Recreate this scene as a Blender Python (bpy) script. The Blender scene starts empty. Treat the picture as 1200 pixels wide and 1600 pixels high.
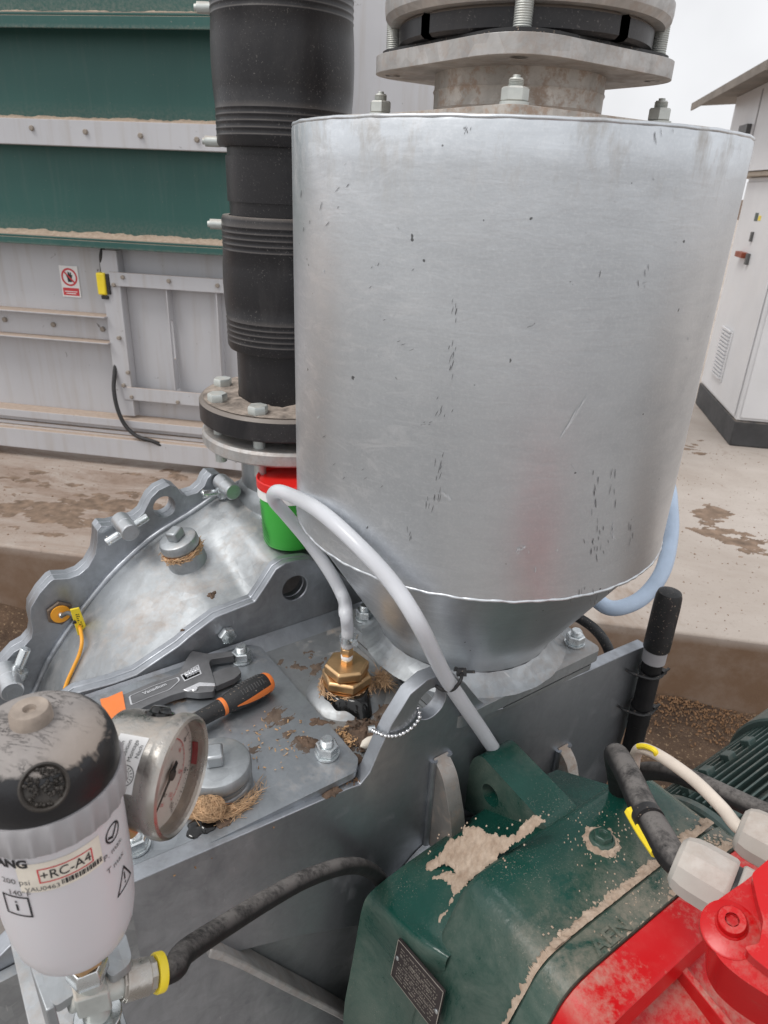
import bpy, bmesh, math, random
from mathutils import Vector, Matrix, Quaternion
V = Vector
random.seed(7)
scn = bpy.context.scene
COL = scn.collection

# ------------------------------------------------------------------ camera, sky, sun, exposure
F = 1100.0                                            # focal length of the phone in photo pixels
CAM = V((0.00371, 0.06313, 1.50))
AX_R, AX_U, AX_B = V((0.983673, 0.175799, 0.038511)), V((-0.108919, 0.411192, 0.905018)), V((0.143265, -0.894436, 0.423626))
AX_R.normalize(); AX_B.normalize(); AX_U = AX_B.cross(AX_R).normalized(); AX_R = AX_U.cross(AX_B).normalized()
cd = bpy.data.cameras.new('camera'); cam = bpy.data.objects.new('camera', cd); COL.objects.link(cam)
cd.sensor_fit = 'VERTICAL'; cd.sensor_height = 7.2; cd.lens = 7.2 * F / 1600
cd.clip_start = .02; cd.clip_end = 2000
cd.dof.use_dof = True; cd.dof.focus_distance = .82; cd.dof.aperture_fstop = 3.0
cam.matrix_world = Matrix(((AX_R.x, AX_U.x, AX_B.x, CAM.x), (AX_R.y, AX_U.y, AX_B.y, CAM.y), (AX_R.z, AX_U.z, AX_B.z, CAM.z), (0, 0, 0, 1)))
scn.camera = cam

SUN_EL, SUN_AZ = math.radians(58), math.radians(232)   # azimuth clockwise from +Y
w = bpy.data.worlds.new('World'); scn.world = w; w.use_nodes = True
nt = w.node_tree; nt.nodes.clear()
sky = nt.nodes.new('ShaderNodeTexSky'); sky.sky_type = 'NISHITA'; sky.sun_disc = False
sky.sun_elevation = SUN_EL; sky.sun_rotation = SUN_AZ; sky.air_density = 1.0; sky.dust_density = 4.0
hs = nt.nodes.new('ShaderNodeHueSaturation'); hs.inputs['Saturation'].default_value = .12
nt.links.new(sky.outputs[0], hs.inputs['Color'])
tc = nt.nodes.new('ShaderNodeTexCoord'); nz = nt.nodes.new('ShaderNodeTexNoise')
nz.inputs['Scale'].default_value = 2.2; nz.inputs['Detail'].default_value = 5
nt.links.new(tc.outputs['Generated'], nz.inputs['Vector'])
cr = nt.nodes.new('ShaderNodeMapRange'); cr.inputs['From Min'].default_value = .35; cr.inputs['From Max'].default_value = .65
cr.inputs['To Min'].default_value = .60; cr.inputs['To Max'].default_value = .92
nt.links.new(nz.outputs['Fac'], cr.inputs['Value'])
mx = nt.nodes.new('ShaderNodeMix'); mx.data_type = 'RGBA'
nt.links.new(cr.outputs[0], mx.inputs['Factor']); nt.links.new(hs.outputs[0], mx.inputs['A'])
mx.inputs['B'].default_value = (11.3, 11.4, 11.7, 1)    # the even grey of the cloud deck
bg = nt.nodes.new('ShaderNodeBackground'); bg.inputs['Strength'].default_value = .096
nt.links.new(mx.outputs['Result'], bg.inputs['Color'])
wo = nt.nodes.new('ShaderNodeOutputWorld'); nt.links.new(bg.outputs[0], wo.inputs['Surface'])

sl = bpy.data.lights.new('sun', 'SUN'); so = bpy.data.objects.new('sun', sl); COL.objects.link(so)
sl.energy = 1.5; sl.angle = math.radians(20); sl.color = (1, .97, .93)
sdir = V((math.sin(SUN_AZ) * math.cos(SUN_EL), math.cos(SUN_AZ) * math.cos(SUN_EL), math.sin(SUN_EL)))
so.rotation_euler = sdir.to_track_quat('Z', 'Y').to_euler(); so.location = (0, 0, 20)
vs = scn.view_settings; vs.view_transform = 'Standard'; vs.look = 'None'; vs.exposure = 0.10; vs.gamma = 1; vs.use_curve_mapping = False
scn.cycles.max_bounces = 8

# ------------------------------------------------------------------ measuring: sight lines met with known planes
TH = math.radians(45.1)
A = V((math.cos(TH), math.sin(TH), 0)); B = V((-math.sin(TH), math.cos(TH), 0)); Z = V((0, 0, 1)); O = V((0, .976, 0))
def W(p, q, z): return O + A * p + B * q + Z * z       # machine frame: p along the plates, q across them
def ray(u, v): return AX_R * (u - 600) + AX_U * (800 - v) - AX_B * F
def onplane(u, v, p, n):
    r = ray(u, v); return CAM + r * ((p - CAM).dot(n) / r.dot(n))
def onz(u, v, z): return onplane(u, v, V((0, 0, z)), Z)
def onY(u, v, y): return onplane(u, v, V((0, y, 0)), V((0, 1, 0)))
def onX(u, v, x): return onplane(u, v, V((x, 0, 0)), V((1, 0, 0)))
def onq(u, v, q): return onplane(u, v, W(0, q, 0), B)
def onp(u, v, p): return onplane(u, v, W(p, 0, 0), A)
def rng(u, v, d): return CAM + ray(u, v).normalized() * (d * .93)
def pq(P): d = P - O; return d.dot(A), d.dot(B), P.z

# ------------------------------------------------------------------ mesh helpers
def frame(axis):
    axis = axis.normalized()
    t = V((0, 0, 1)) if abs(axis.z) < .9 else V((1, 0, 0))
    x = t.cross(axis).normalized(); return x, axis.cross(x).normalized(), axis
class MB:
    def __init__(s): s.v = []; s.f = []
    def add(s, vs, fs):
        n = len(s.v); s.v += [V(x) for x in vs]; s.f += [tuple(i + n for i in f) for f in fs]; return s
    def box(s, lo, hi, ax=None):
        lo, hi = V(lo), V(hi); c = [(x, y, z) for z in (lo.z, hi.z) for y in (lo.y, hi.y) for x in (lo.x, hi.x)]
        if ax: o, a, b, d = ax; c = [o + a * x + b * y + d * z for x, y, z in c]
        return s.add(c, [(0, 2, 3, 1), (4, 5, 7, 6), (0, 1, 5, 4), (2, 6, 7, 3), (0, 4, 6, 2), (1, 3, 7, 5)])
    def mbox(s, p0, p1, q0, q1, z0, z1): return s.box((p0, q0, z0), (p1, q1, z1), (O, A, B, Z))
    def lathe(s, o, axis, prof, n=48, ph=0, capa=True, capb=True, arc=None):
        x, y, a = frame(axis); vs = []; k = n if arc is None else n + 1
        for r, h in prof:
            for i in range(k):
                t = ph + (2 * math.pi * i / n if arc is None else arc[0] + (arc[1] - arc[0]) * i / n)
                vs.append(o + x * (r * math.cos(t)) + y * (r * math.sin(t)) + a * h)
        fs = []
        for j in range(len(prof) - 1):
            for i in range(n):
                i2 = (i + 1) % k; fs.append((j * k + i, j * k + i2, (j + 1) * k + i2, (j + 1) * k + i))
        if capa and arc is None: fs.append(tuple(range(n))[::-1])
        if capb and arc is None: fs.append(tuple((len(prof) - 1) * k + i for i in range(n)))
        return s.add(vs, fs)
    def cyl(s, p0, p1, r0, r1=None, n=32, ph=0):
        d = p1 - p0; return s.lathe(p0, d, [(r0, 0), (r0 if r1 is None else r1, d.length)], n, ph)
    def tube(s, path, r, n=14, closed=False, smooth=True, rad=None):
        if smooth: path = spline(path, closed)
        m = len(path); vs = []; t0 = None
        for i, p in enumerate(path):
            q = path[(i + 1) % m] - path[i - 1] if closed else path[min(i + 1, m - 1)] - path[max(i - 1, 0)]
            t = q.normalized()
            if i == 0: x = frame(t)[0]
            else: x = (x - t * x.dot(t)).normalized()
            y = t.cross(x); rr = r if rad is None else r * rad(i / (m - 1))
            for k in range(n):
                a = 2 * math.pi * k / n; vs.append(p + x * (rr * math.cos(a)) + y * (rr * math.sin(a)))
        fs = []
        for i in range(m if closed else m - 1):
            i2 = (i + 1) % m
            for k in range(n): k2 = (k + 1) % n; fs.append((i * n + k, i * n + k2, i2 * n + k2, i2 * n + k))
        if not closed: fs += [tuple(range(n))[::-1], tuple((m - 1) * n + k for k in range(n))]
        return s.add(vs, fs)
    def plate(s, outline, th, holes=()):
        bm = bmesh.new(); es = []
        for loop in [outline] + list(holes):
            vv = [bm.verts.new(p) for p in loop]
            es += [bm.edges.new((vv[i], vv[(i + 1) % len(vv)])) for i in range(len(vv))]
        bmesh.ops.triangle_fill(bm, use_beauty=True, edges=es, normal=th.normalized())
        r = bmesh.ops.extrude_face_region(bm, geom=bm.faces[:])
        bmesh.ops.translate(bm, verts=[g for g in r['geom'] if isinstance(g, bmesh.types.BMVert)], vec=th)
        bm.verts.index_update(); s.add([v.co.copy() for v in bm.verts], [[v.index for v in f.verts] for f in bm.faces]); bm.free(); return s
    def quad(s, a, b, c, d): return s.add([a, b, c, d], [(0, 1, 2, 3)])
    def grid(s, rows, closed=False):
        n = len(rows[0]); vs = [p for r in rows for p in r]; fs = []
        for j in range(len(rows) - 1):
            for i in range(n if closed else n - 1):
                i2 = (i + 1) % n; fs.append((j * n + i, j * n + i2, (j + 1) * n + i2, (j + 1) * n + i))
        return s.add(vs, fs)
    def mesh(s, name, o=V((0, 0, 0)), ang=32, recalc=True):
        me = bpy.data.meshes.new(name); me.from_pydata([tuple(v - o) for v in s.v], [], s.f); me.update()
        if recalc:
            bm = bmesh.new(); bm.from_mesh(me); bmesh.ops.recalc_face_normals(bm, faces=bm.faces); bm.to_mesh(me); bm.free()
        me.polygons.foreach_set('use_smooth', [True] * len(me.polygons)); me.set_sharp_from_angle(angle=math.radians(ang)); return me
def spline(P, closed=False, k=10):
    P = [V(p) for p in P]; n = len(P); out = []
    for i in range(n if closed else n - 1):
        p0 = P[i - 1] if (closed or i > 0) else P[0] * 2 - P[1]
        p1, p2 = P[i], P[(i + 1) % n]; p3 = P[(i + 2) % n] if (closed or i + 2 < n) else P[-1] * 2 - P[-2]
        for j in range(k):
            t = j / k; out.append(.5 * ((2 * p1) + (p2 - p0) * t + (2 * p0 - 5 * p1 + 4 * p2 - p3) * t * t + (3 * p1 - p0 - 3 * p2 + p3) * t ** 3))
    if not closed: out.append(P[-1])
    return out
def rnd(P, r, seg=5):
    """round the corners of a closed outline; r is one radius or one per corner"""
    n = len(P); out = []
    for i in range(n):
        a, b, c = P[i - 1], P[i], P[(i + 1) % n]; rr = r if not isinstance(r, (list, tuple)) else r[i]
        u, w_ = (a - b), (c - b); k = min(rr, u.length * .49, w_.length * .49)
        if k < 1e-5: out.append(b); continue
        s, e = b + u.normalized() * k, b + w_.normalized() * k
        for j in range(seg + 1):
            t = j / seg; out.append(s * (1 - t) ** 2 + b * 2 * t * (1 - t) + e * t * t)
    return out
def circ(c, x, y, r, n=24): return [c + x * (r * math.cos(2 * math.pi * i / n)) + y * (r * math.sin(2 * math.pi * i / n)) for i in range(n)]

ORG = {}
def tag(o, label, cat, group=None):
    o['label'] = label; o['category'] = cat
    if group: o['group'] = group
    return o
def thing(name, label, cat, loc, group=None):
    o = bpy.data.objects.new(name, None); COL.objects.link(o); o.location = loc; o.empty_display_size = .02
    ORG[o] = V(loc); return tag(o, label, cat, group)
def part(name, mb, m, parent=None, bev=0, ang=32, label=None, kind=None, recalc=True, seg=2):
    o0 = ORG[parent] if parent else V((0, 0, 0))
    me = mb.mesh(name, o0, ang, recalc); o = bpy.data.objects.new(name, me); COL.objects.link(o); me.materials.append(m)
    if parent: o.parent = parent
    ORG[o] = o0
    if bev:
        b = o.modifiers.new('edge', 'BEVEL'); b.width = bev; b.segments = seg; b.limit_method = 'ANGLE'; b.angle_limit = math.radians(35); b.use_clamp_overlap = True
    if label: o['label'] = label
    if kind: o['kind'] = kind
    return o
def solo(name, mb, m, label, cat, group=None, **k):
    c = sum((v for v in mb.v), V((0, 0, 0))) / len(mb.v); c.z = min(v.z for v in mb.v)
    me = mb.mesh(name, c, k.get('ang', 32)); o = bpy.data.objects.new(name, me); COL.objects.link(o); o.location = c; me.materials.append(m); ORG[o] = c
    return tag(o, label, cat, group)
def inst(name, me, parent, loc, axis=Z, roll=0, scale=1):
    o = bpy.data.objects.new(name, me); COL.objects.link(o); o.parent = parent
    x, y, a = frame(axis); M = Matrix((x, y, a)).transposed() @ Matrix.Rotation(roll, 3, 'Z')
    o.matrix_local = Matrix.Translation(V(loc) - ORG[parent]) @ M.to_4x4() @ Matrix.Scale(scale, 4); return o
def struct(name, mb, m, **k):
    o = part(name, mb, m, **k); o['kind'] = 'structure'; return o

# ------------------------------------------------------------------ materials
def C4(c): return (c[0], c[1], c[2], 1)
class NT:
    def __init__(s, name):
        s.m = bpy.data.materials.new(name); s.m.use_nodes = True; s.t = s.m.node_tree; s.t.nodes.clear()
        s.out = s.t.nodes.new('ShaderNodeOutputMaterial'); s.b = s.t.nodes.new('ShaderNodeBsdfPrincipled'); s.l(s.b.outputs[0], s.out.inputs[0])
        s.tc = s.t.nodes.new('ShaderNodeTexCoord'); s.co = s.tc.outputs['Object']; s.bmp = None
    def n(s, k): return s.t.nodes.new(k)
    def l(s, a, b): s.t.links.new(a, b)
    def mapped(s, scale, rot=(0, 0, 0)):
        m = s.n('ShaderNodeMapping'); m.inputs['Scale'].default_value = scale; m.inputs['Rotation'].default_value = rot; s.l(s.co, m.inputs['Vector']); return m.outputs[0]
    def noise(s, scale, detail=4, rough=.55, vec=None, dist=0):
        q = s.n('ShaderNodeTexNoise'); q.inputs['Scale'].default_value = scale; q.inputs['Detail'].default_value = detail; q.inputs['Roughness'].default_value = rough; q.inputs['Distortion'].default_value = dist
        s.l(vec or s.co, q.inputs['Vector']); return q.outputs['Fac']
    def voro(s, scale, vec=None, out='Color'):
        q = s.n('ShaderNodeTexVoronoi'); q.inputs['Scale'].default_value = scale; s.l(vec or s.co, q.inputs['Vector']); return q.outputs[out]
    def rmp(s, f, a, b, lo=0., hi=1., smooth=False):
        q = s.n('ShaderNodeMapRange'); q.inputs['From Min'].default_value = a; q.inputs['From Max'].default_value = b
        q.inputs['To Min'].default_value = lo; q.inputs['To Max'].default_value = hi; q.interpolation_type = 'SMOOTHSTEP' if smooth else 'LINEAR'
        s.l(f, q.inputs['Value']); return q.outputs[0]
    def math(s, op, a, b):
        q = s.n('ShaderNodeMath'); q.operation = op
        for i, x in enumerate((a, b)):
            if isinstance(x, (int, float)): q.inputs[i].default_value = x
            else: s.l(x, q.inputs[i])
        return q.outputs[0]
    def mix(s, f, a, b):
        q = s.n('ShaderNodeMix'); q.data_type = 'RGBA'
        if isinstance(f, (int, float)): q.inputs['Factor'].default_value = f
        else: s.l(f, q.inputs['Factor'])
        for k, x in (('A', a), ('B', b)):
            if isinstance(x, (tuple, list)): q.inputs[k].default_value = C4(x)
            else: s.l(x, q.inputs[k])
        return q.outputs['Result']
    def mixf(s, f, a, b):
        q = s.n('ShaderNodeMix'); q.data_type = 'FLOAT'; s.l(f, q.inputs['Factor'])
        for k, x in (('A', a), ('B', b)):
            if isinstance(x, (int, float)): q.inputs[k].default_value = x
            else: s.l(x, q.inputs[k])
        return q.outputs['Result']
    def up(s, lo=.3, hi=.8):
        g = s.n('ShaderNodeNewGeometry'); x = s.n('ShaderNodeSeparateXYZ'); s.l(g.outputs['Normal'], x.inputs[0]); return s.rmp(x.outputs['Z'], lo, hi)
    def axis(s, k):
        x = s.n('ShaderNodeSeparateXYZ'); s.l(s.co, x.inputs[0]); return x.outputs[k]
    def bump(s, h, strength=.3, dist=.002):
        q = s.n('ShaderNodeBump'); q.inputs['Strength'].default_value = strength; q.inputs['Distance'].default_value = dist
        s.l(h, q.inputs['Height'])
        if s.bmp: s.l(s.bmp, q.inputs['Normal'])
        s.bmp = q.outputs[0]; return s
    def fin(s, col, rough, metal=0., **k):
        for key, x in (('Base Color', col), ('Roughness', rough), ('Metallic', metal)):
            if isinstance(x, (tuple, list)): s.b.inputs[key].default_value = C4(x)
            elif isinstance(x, (int, float)): s.b.inputs[key].default_value = x
            else: s.l(x, s.b.inputs[key])
        for key, x in k.items():
            s.b.inputs[key.replace('_', ' ')].default_value = x
        if s.bmp: s.l(s.bmp, s.b.inputs['Normal'])
        return s.m
DUST = (.42, .325, .255)
def plain(name, col, rough=.5, metal=0., var=.12, scale=12, bump=.12, bscale=120, dust=0., dthr=.5, dscale=9, dcol=DUST, speck=0., **k):
    t = NT(name); n1 = t.noise(scale, 5)
    c = t.mix(t.rmp(n1, .3, .7), [x * (1 - var) for x in col], [min(1, x * (1 + var)) for x in col])
    r = t.rmp(t.noise(scale * 2.3, 4), .3, .7, max(.03, rough - .1), min(1, rough + .1)); mt = metal
    if speck:
        sp = t.rmp(t.noise(bscale * 1.6, 3, .7), .66 - speck * .1, .72 - speck * .1)
        c = t.mix(sp, c, dcol)
    if dust:
        d = t.math('MULTIPLY', t.up(.25, .8), t.rmp(t.math('ADD', t.noise(dscale, 8, .7), t.math('MULTIPLY', t.noise(dscale * 9, 4, .7), .35)), dthr + .1, dthr + .32))
        d = t.math('MULTIPLY', d, dust); c = t.mix(d, c, dcol); r = t.mixf(d, r, .95)
        if metal: mt = t.mixf(d, metal, 0.)
        t.bump(d, .35, .0015)
    if bump: t.bump(t.noise(bscale, 4, .6), bump, .0015)
    return t.fin(c, r, mt, **k)
def galv(name, col=(.40, .42, .435), rough=.48, metal=.85, dust=.5, dthr=.55, dirt=.25, spang=.12, rust=0., bump=.10):
    """hot-dip galvanised steel: faint spangle, dull clouds, drips, grime and dust on what faces up"""
    t = NT(name)
    sp = t.n('ShaderNodeSeparateColor'); t.l(t.voro(55), sp.inputs[0])
    cl = t.noise(7, 6, .62); st = t.noise(5, 5, .6, t.mapped((6, 6, .7)))
    f = t.math('ADD', t.math('MULTIPLY', sp.outputs[0], spang), t.math('ADD', t.math('MULTIPLY', cl, .65), t.math('MULTIPLY', st, .35)))
    mo_ = t.noise(24, 6, .68, dist=.7); f = t.math('ADD', f, t.math('MULTIPLY', t.math('SUBTRACT', mo_, .5), .55))
    c = t.mix(t.rmp(f, .28, .82), [x * .62 for x in col], [min(1, x * 1.30) for x in col])
    r = t.rmp(f, .28, .82, rough + .14, rough - .12)
    g = t.rmp(t.noise(11, 7, .7, dist=.4), .56, .74, 0, dirt); c = t.mix(g, c, (.10, .075, .055)); r = t.mixf(g, r, .8)
    mt = t.mixf(g, metal, .2)
    sc = t.rmp(t.noise(40, 2, .5, t.mapped((1, 9, 1), (.3, .5, .7))), .73, .78, 0, .35); c = t.mix(sc, c, (.75, .75, .75))
    if rust:
        k = t.math('MULTIPLY', t.rmp(t.noise(60, 6, .75), .48, .6), rust); c = t.mix(k, c, (.33, .20, .12)); mt = t.mixf(k, mt, 0.); r = t.mixf(k, r, .9)
    if dust:
        d = t.math('MULTIPLY', t.up(.3, .85), t.rmp(t.math('ADD', t.noise(8, 8, .72), t.math('MULTIPLY', t.noise(90, 3, .7), .3)), dthr + .1, dthr + .32))
        d = t.math('MULTIPLY', d, dust); c = t.mix(d, c, DUST); r = t.mixf(d, r, .95); mt = t.mixf(d, mt, 0.)
    t.bump(cl, bump * 1.5, .004); t.bump(t.noise(170, 3, .6), bump, .001)
    return t.fin(c, r, mt)

M = {}
M['galv'] = galv('galvanised steel')
M['galv_clean'] = galv('galvanised steel clean', (.50, .52, .54), .40, .9, dust=.15, dirt=.1)
M['galv_edge'] = galv('galvanised plate', (.40, .42, .45), .40, .9, dust=.35, dthr=.66, dirt=.45, spang=.06)
M['galv_dirty'] = galv('galvanised deck soiled', (.36, .375, .385), .46, .8, dust=.75, dthr=.58, dirt=.85)
M['galv_hatch'] = galv('galvanised hatch', (.35, .375, .40), .42, .85, dust=.5, dthr=.64, dirt=.75, spang=.10)
M['galv_rusty'] = galv('galvanised pipe weathered', (.50, .48, .45), .55, .5, dust=.8, dthr=.4, dirt=.4, rust=.55)
M['galv_pale'] = galv('pale galvanised flange', (.44, .43, .42), .5, .5, dust=.6, dthr=.5, dirt=.5, rust=.2)
M['galv_stain'] = galv('galvanised rib stained', (.36, .34, .32), .5, .7, dust=.3, dirt=.5, rust=.25)
M['zinc'] = plain('bright zinc plating', (.66, .69, .70), .27, .95, .10, 60, .05, 200)
M['zinc_dull'] = plain('dull zinc plating', (.55, .58, .56), .5, .6, .15, 40, .1, 200, dust=.6, dthr=.45)
M['steel'] = plain('stainless steel', (.46, .44, .41), .30, 1.0, .15, 25, .05, 300, dust=.5, dthr=.5, dscale=22)
M['chrome'] = plain('satin chrome', (.68, .68, .69), .22, 1.0, .06, 30, .03, 300)
M['tool'] = plain('grey tool steel', (.20, .20, .205), .42, .8, .15, 40, .08, 220)
M['brass'] = plain('brass', (.64, .42, .22), .40, .95, .2, 35, .08, 220)
M['black_pe'] = plain('black polyethylene', (.014, .0135, .0155), .40, 0, .3, 20, .18, 420, dust=.7, dthr=.5, dscale=14, speck=.32, dcol=(.17, .16, .155), Specular_IOR_Level=.35)
def _pe(t):
    c = t.mix(t.noise(14, 5), (.012, .0115, .0135), (.019, .018, .020)); film = t.rmp(t.noise(7, 8, .72, t.mapped((1, 1, .5)), .6), .48, .72, 0, .42); c = t.mix(film, c, (.085, .078, .076))
    sp = t.math('MULTIPLY', t.rmp(t.noise(340, 3, .75), .61, .69), t.rmp(t.noise(11, 6, .7), .44, .66, .08, .75)); c = t.mix(sp, c, (.26, .24, .225)); scr = t.rmp(t.noise(60, 3, .6, t.mapped((6, 6, 1), (.2, .1, .4))), .72, .76, 0, .4); c = t.mix(scr, c, (.22, .21, .20))
    d = t.math('MULTIPLY', t.up(.2, .7), .8); c = t.mix(d, c, (.27, .23, .20)); t.bump(t.noise(260, 3), .15, .001); return t.fin(c, t.mixf(film, .38, .75), 0., Specular_IOR_Level=.4)
M['black_pe'] = _pe(NT('dusty black polyethylene'))
M['black_rub'] = plain('black rubber', (.018, .018, .019), .5, 0, .2, 30, .1, 180, speck=.3)
M['rubber_dusty'] = plain('dusty cable rubber', (.016, .0155, .016), .55, 0, .25, 30, .2, 150, dust=.75, dthr=.40, dscale=30, dcol=(.20, .185, .175), Specular_IOR_Level=.25)
M['black_gloss'] = plain('black sealant', (.006, .006, .006), .12, 0, .1, 30, .25, 60)
M['hemp'] = plain('hemp fibre', (.55, .36, .21), .85, 0, .35, 90, .2, 300)
M['hemp_rust'] = plain('rusty hemp', (.36, .15, .05), .9, 0, .4, 70, .4, 200)
M['orange'] = plain('orange plastic', (.80, .21, .045), .42, 0, .06, 20, .05, 200)
M['yellow'] = plain('yellow plastic', (.86, .66, .03), .4, 0, .06, 20, .05, 200)
M['amber'] = plain('amber plastic', (.82, .36, .03), .45, 0, .08, 20, .05, 200)
M['white_print'] = plain('white label', (.80, .79, .78), .5, 0, .04, 30, 0)
M['cream'] = plain('aged paper label', (.72, .66, .57), .6, 0, .1, 60, 0)
M['ink'] = plain('black ink', (.015, .015, .018), .5, 0, .05, 30, 0)
M['ink_grey'] = plain('grey ink', (.10, .10, .10), .5, 0, .05, 30, 0)
M['red_ink'] = plain('red ink', (.60, .05, .06), .5, 0, .05, 30, 0)
M['nylon'] = plain('grey nylon', (.50, .47, .43), .45, 0, .12, 14, .06, 120, dust=.55, dthr=.45, dcol=(.36, .29, .24))
M['white_cable'] = plain('white cable', (.66, .58, .50), .45, 0, .1, 20, .06, 120)
M['ring_plastic'] = plain('grey collar plastic', (.34, .33, .34), .5, 0, .1, 20, .08, 140)
M['white_paint'] = plain('white enamel', (.66, .66, .67), .4, 0, .05, 3, .03, 60)
M['tan_sheet'] = plain('dusty roof sheet', (.44, .38, .31), .7, 0, .15, 5, .1, 40)
M['roof_sheet'] = plain('shaded roof sheet', (.20, .175, .15), .8, 0, .2, 5, .1, 40)  # tan roof sheet darkened, the shade of its underside put into the colour
M['nick'] = plain('dark nick', (.085, .085, .09), .6, 0, .2, 60, 0)
M['scuff'] = plain('pale scuff', (.52, .53, .54), .7, 0, .1, 60, 0)
M['bolt_dusty'] = plain('dust covered bolt', (.30, .26, .22), .8, 0, .2, 40, .1, 200)
M['plinth'] = plain('dark plinth', (.05, .05, .052), .7, 0, .3, 6, .2, 40, dust=.5)
M['bright_red'] = plain('red plastic lid', (.70, .02, .015), .35, 0, .05, 10, .03, 90)
M['tub_green'] = plain('green label', (.05, .42, .05), .45, 0, .05, 10, 0)
M['blue_hose'] = plain('blue braided hose', (.50, .61, .76), .35, 0, .08, 30, .15, 250)
M['flange_dust'] = plain('grey tan dust', (.27, .225, .19), .95, 0, .55, 55, .5, 260)
M['knob_dust'] = plain('dust covered knob', (.30, .25, .21), .9, 0, .3, 60, .3, 200)
M['dark_iron'] = plain('dark bronze nut', (.16, .12, .09), .5, .5, .2, 40, .1, 200)
def _t(name, f): M[name] = f(NT(name))
def _silo_green(t):
    n1 = t.noise(1.2, 5); c = t.mix(t.rmp(n1, .3, .7), (.019, .082, .072), (.029, .108, .094))
    st = t.rmp(t.noise(4, 4, .6, t.mapped((8, 8, .6))), .52, .78, 0, .18); c = t.mix(st, c, (.14, .17, .155)); gz_ = t.n('ShaderNodeSeparateXYZ'); t.l(t.tc.outputs['Generated'], gz_.inputs[0]); fr = t.math('MULTIPLY', t.rmp(gz_.outputs['Z'], .30, .0), t.rmp(t.noise(70, 6, .75), .40, .62, 0, .55)); c = t.mix(fr, c, (.27, .25, .215))
    sp = t.rmp(t.noise(120, 2, .6), .70, .75, 0, .4); c = t.mix(sp, c, DUST)
    d = t.math('MULTIPLY', t.up(.3, .8), t.rmp(t.noise(14, 6, .7), .25, .42)); c = t.mix(d, c, DUST)
    t.bump(d, .6, .006); return t.fin(c, t.mixf(d, .5, .95), 0.)
_t('silo green enamel', _silo_green)
def _silo_grey(t):
    n1 = t.noise(1.5, 5); c = t.mix(t.rmp(n1, .3, .7), (.47, .47, .49), (.55, .55, .57))
    st = t.rmp(t.noise(3, 5, .6, t.mapped((7, 7, .5))), .50, .8, 0, .45); c = t.mix(st, c, (.36, .31, .26))
    sp = t.rmp(t.noise(26, 3, .6, dist=.8), .71, .75, 0, .8); c = t.mix(sp, c, (.12, .10, .09))
    d = t.math('MULTIPLY', t.up(.3, .8), t.rmp(t.noise(12, 7, .75), .22, .42, 0, .95)); c = t.mix(d, c, t.mix(t.noise(40, 4), (.30, .22, .17), (.50, .40, .32)))
    t.bump(d, .6, .006); return t.fin(c, t.mixf(d, .5, .95), t.mixf(d, .15, 0.))
_t('silo grey galvanised', _silo_grey)
def _concrete(t):
    n1 = t.noise(.9, 6, .6, dist=.6); c = t.mix(t.rmp(n1, .35, .65), (.36, .31, .27), (.46, .41, .37))
    x = t.axis('X'); left = t.rmp(x, .2, -.9)                                    # the slab is soiled towards the container
    b = t.rmp(t.noise(1.7, 9, .75, t.mapped((.7, 2.2, 2.2)), 1.2), .44, .58); c = t.mix(t.math('MULTIPLY', b, t.mixf(left, .08, .95)), c, (.19, .125, .085))
    c = t.mix(t.math('MULTIPLY', left, t.rmp(t.noise(14, 5, .7), .35, .6, .25, .7)), c, (.33, .255, .21))
    e = t.n('ShaderNodeVectorMath'); e.operation = 'MULTIPLY_ADD'
    sp = t.rmp(t.noise(48, 6, .75), .58, .70, 0, .6); c = t.mix(sp, c, (.17, .13, .10)); lt = t.rmp(t.noise(33, 6, .75), .60, .72, 0, .35); c = t.mix(lt, c, (.52, .46, .41))
    k = t.rmp(t.noise(2.1, 6, .72, t.mapped((1, .6, 1)), .7), .585, .70, 0, .70); c = t.mix(k, c, (.22, .15, .105))
    z = t.axis('Z'); wet = t.math('MULTIPLY', t.rmp(z, -.0, -.05), t.rmp(t.noise(2.5, 6, .7), .3, .6, .6, 1)); c = t.mix(wet, c, (.165, .10, .06))
    t.bump(t.noise(30, 6, .65), .3, .006); t.bump(t.noise(220, 3), .2, .002); return t.fin(c, .85)
_t('stained concrete', _concrete)
def _yard(t):
    c = t.mix(t.rmp(t.noise(1.1, 7, .65), .35, .65), (.20, .185, .17), (.28, .265, .25)); b = t.rmp(t.noise(2.3, 8, .72), .50, .68, 0, .7); c = t.mix(b, c, (.13, .10, .08))
    t.bump(t.noise(40, 6, .65), .3, .005); return t.fin(c, .85)
_t('stained yard floor', _yard)
def _dirt(t):
    c = t.mix(t.rmp(t.noise(3, 8, .7), .35, .65), (.055, .032, .02), (.17, .105, .065)); c = t.mix(t.rmp(t.noise(90, 3, .6), .6, .68), c, (.40, .28, .17))
    t.bump(t.noise(25, 8, .75), .9, .03); return t.fin(c, .95)
_t('wet brown dirt', _dirt)
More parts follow.
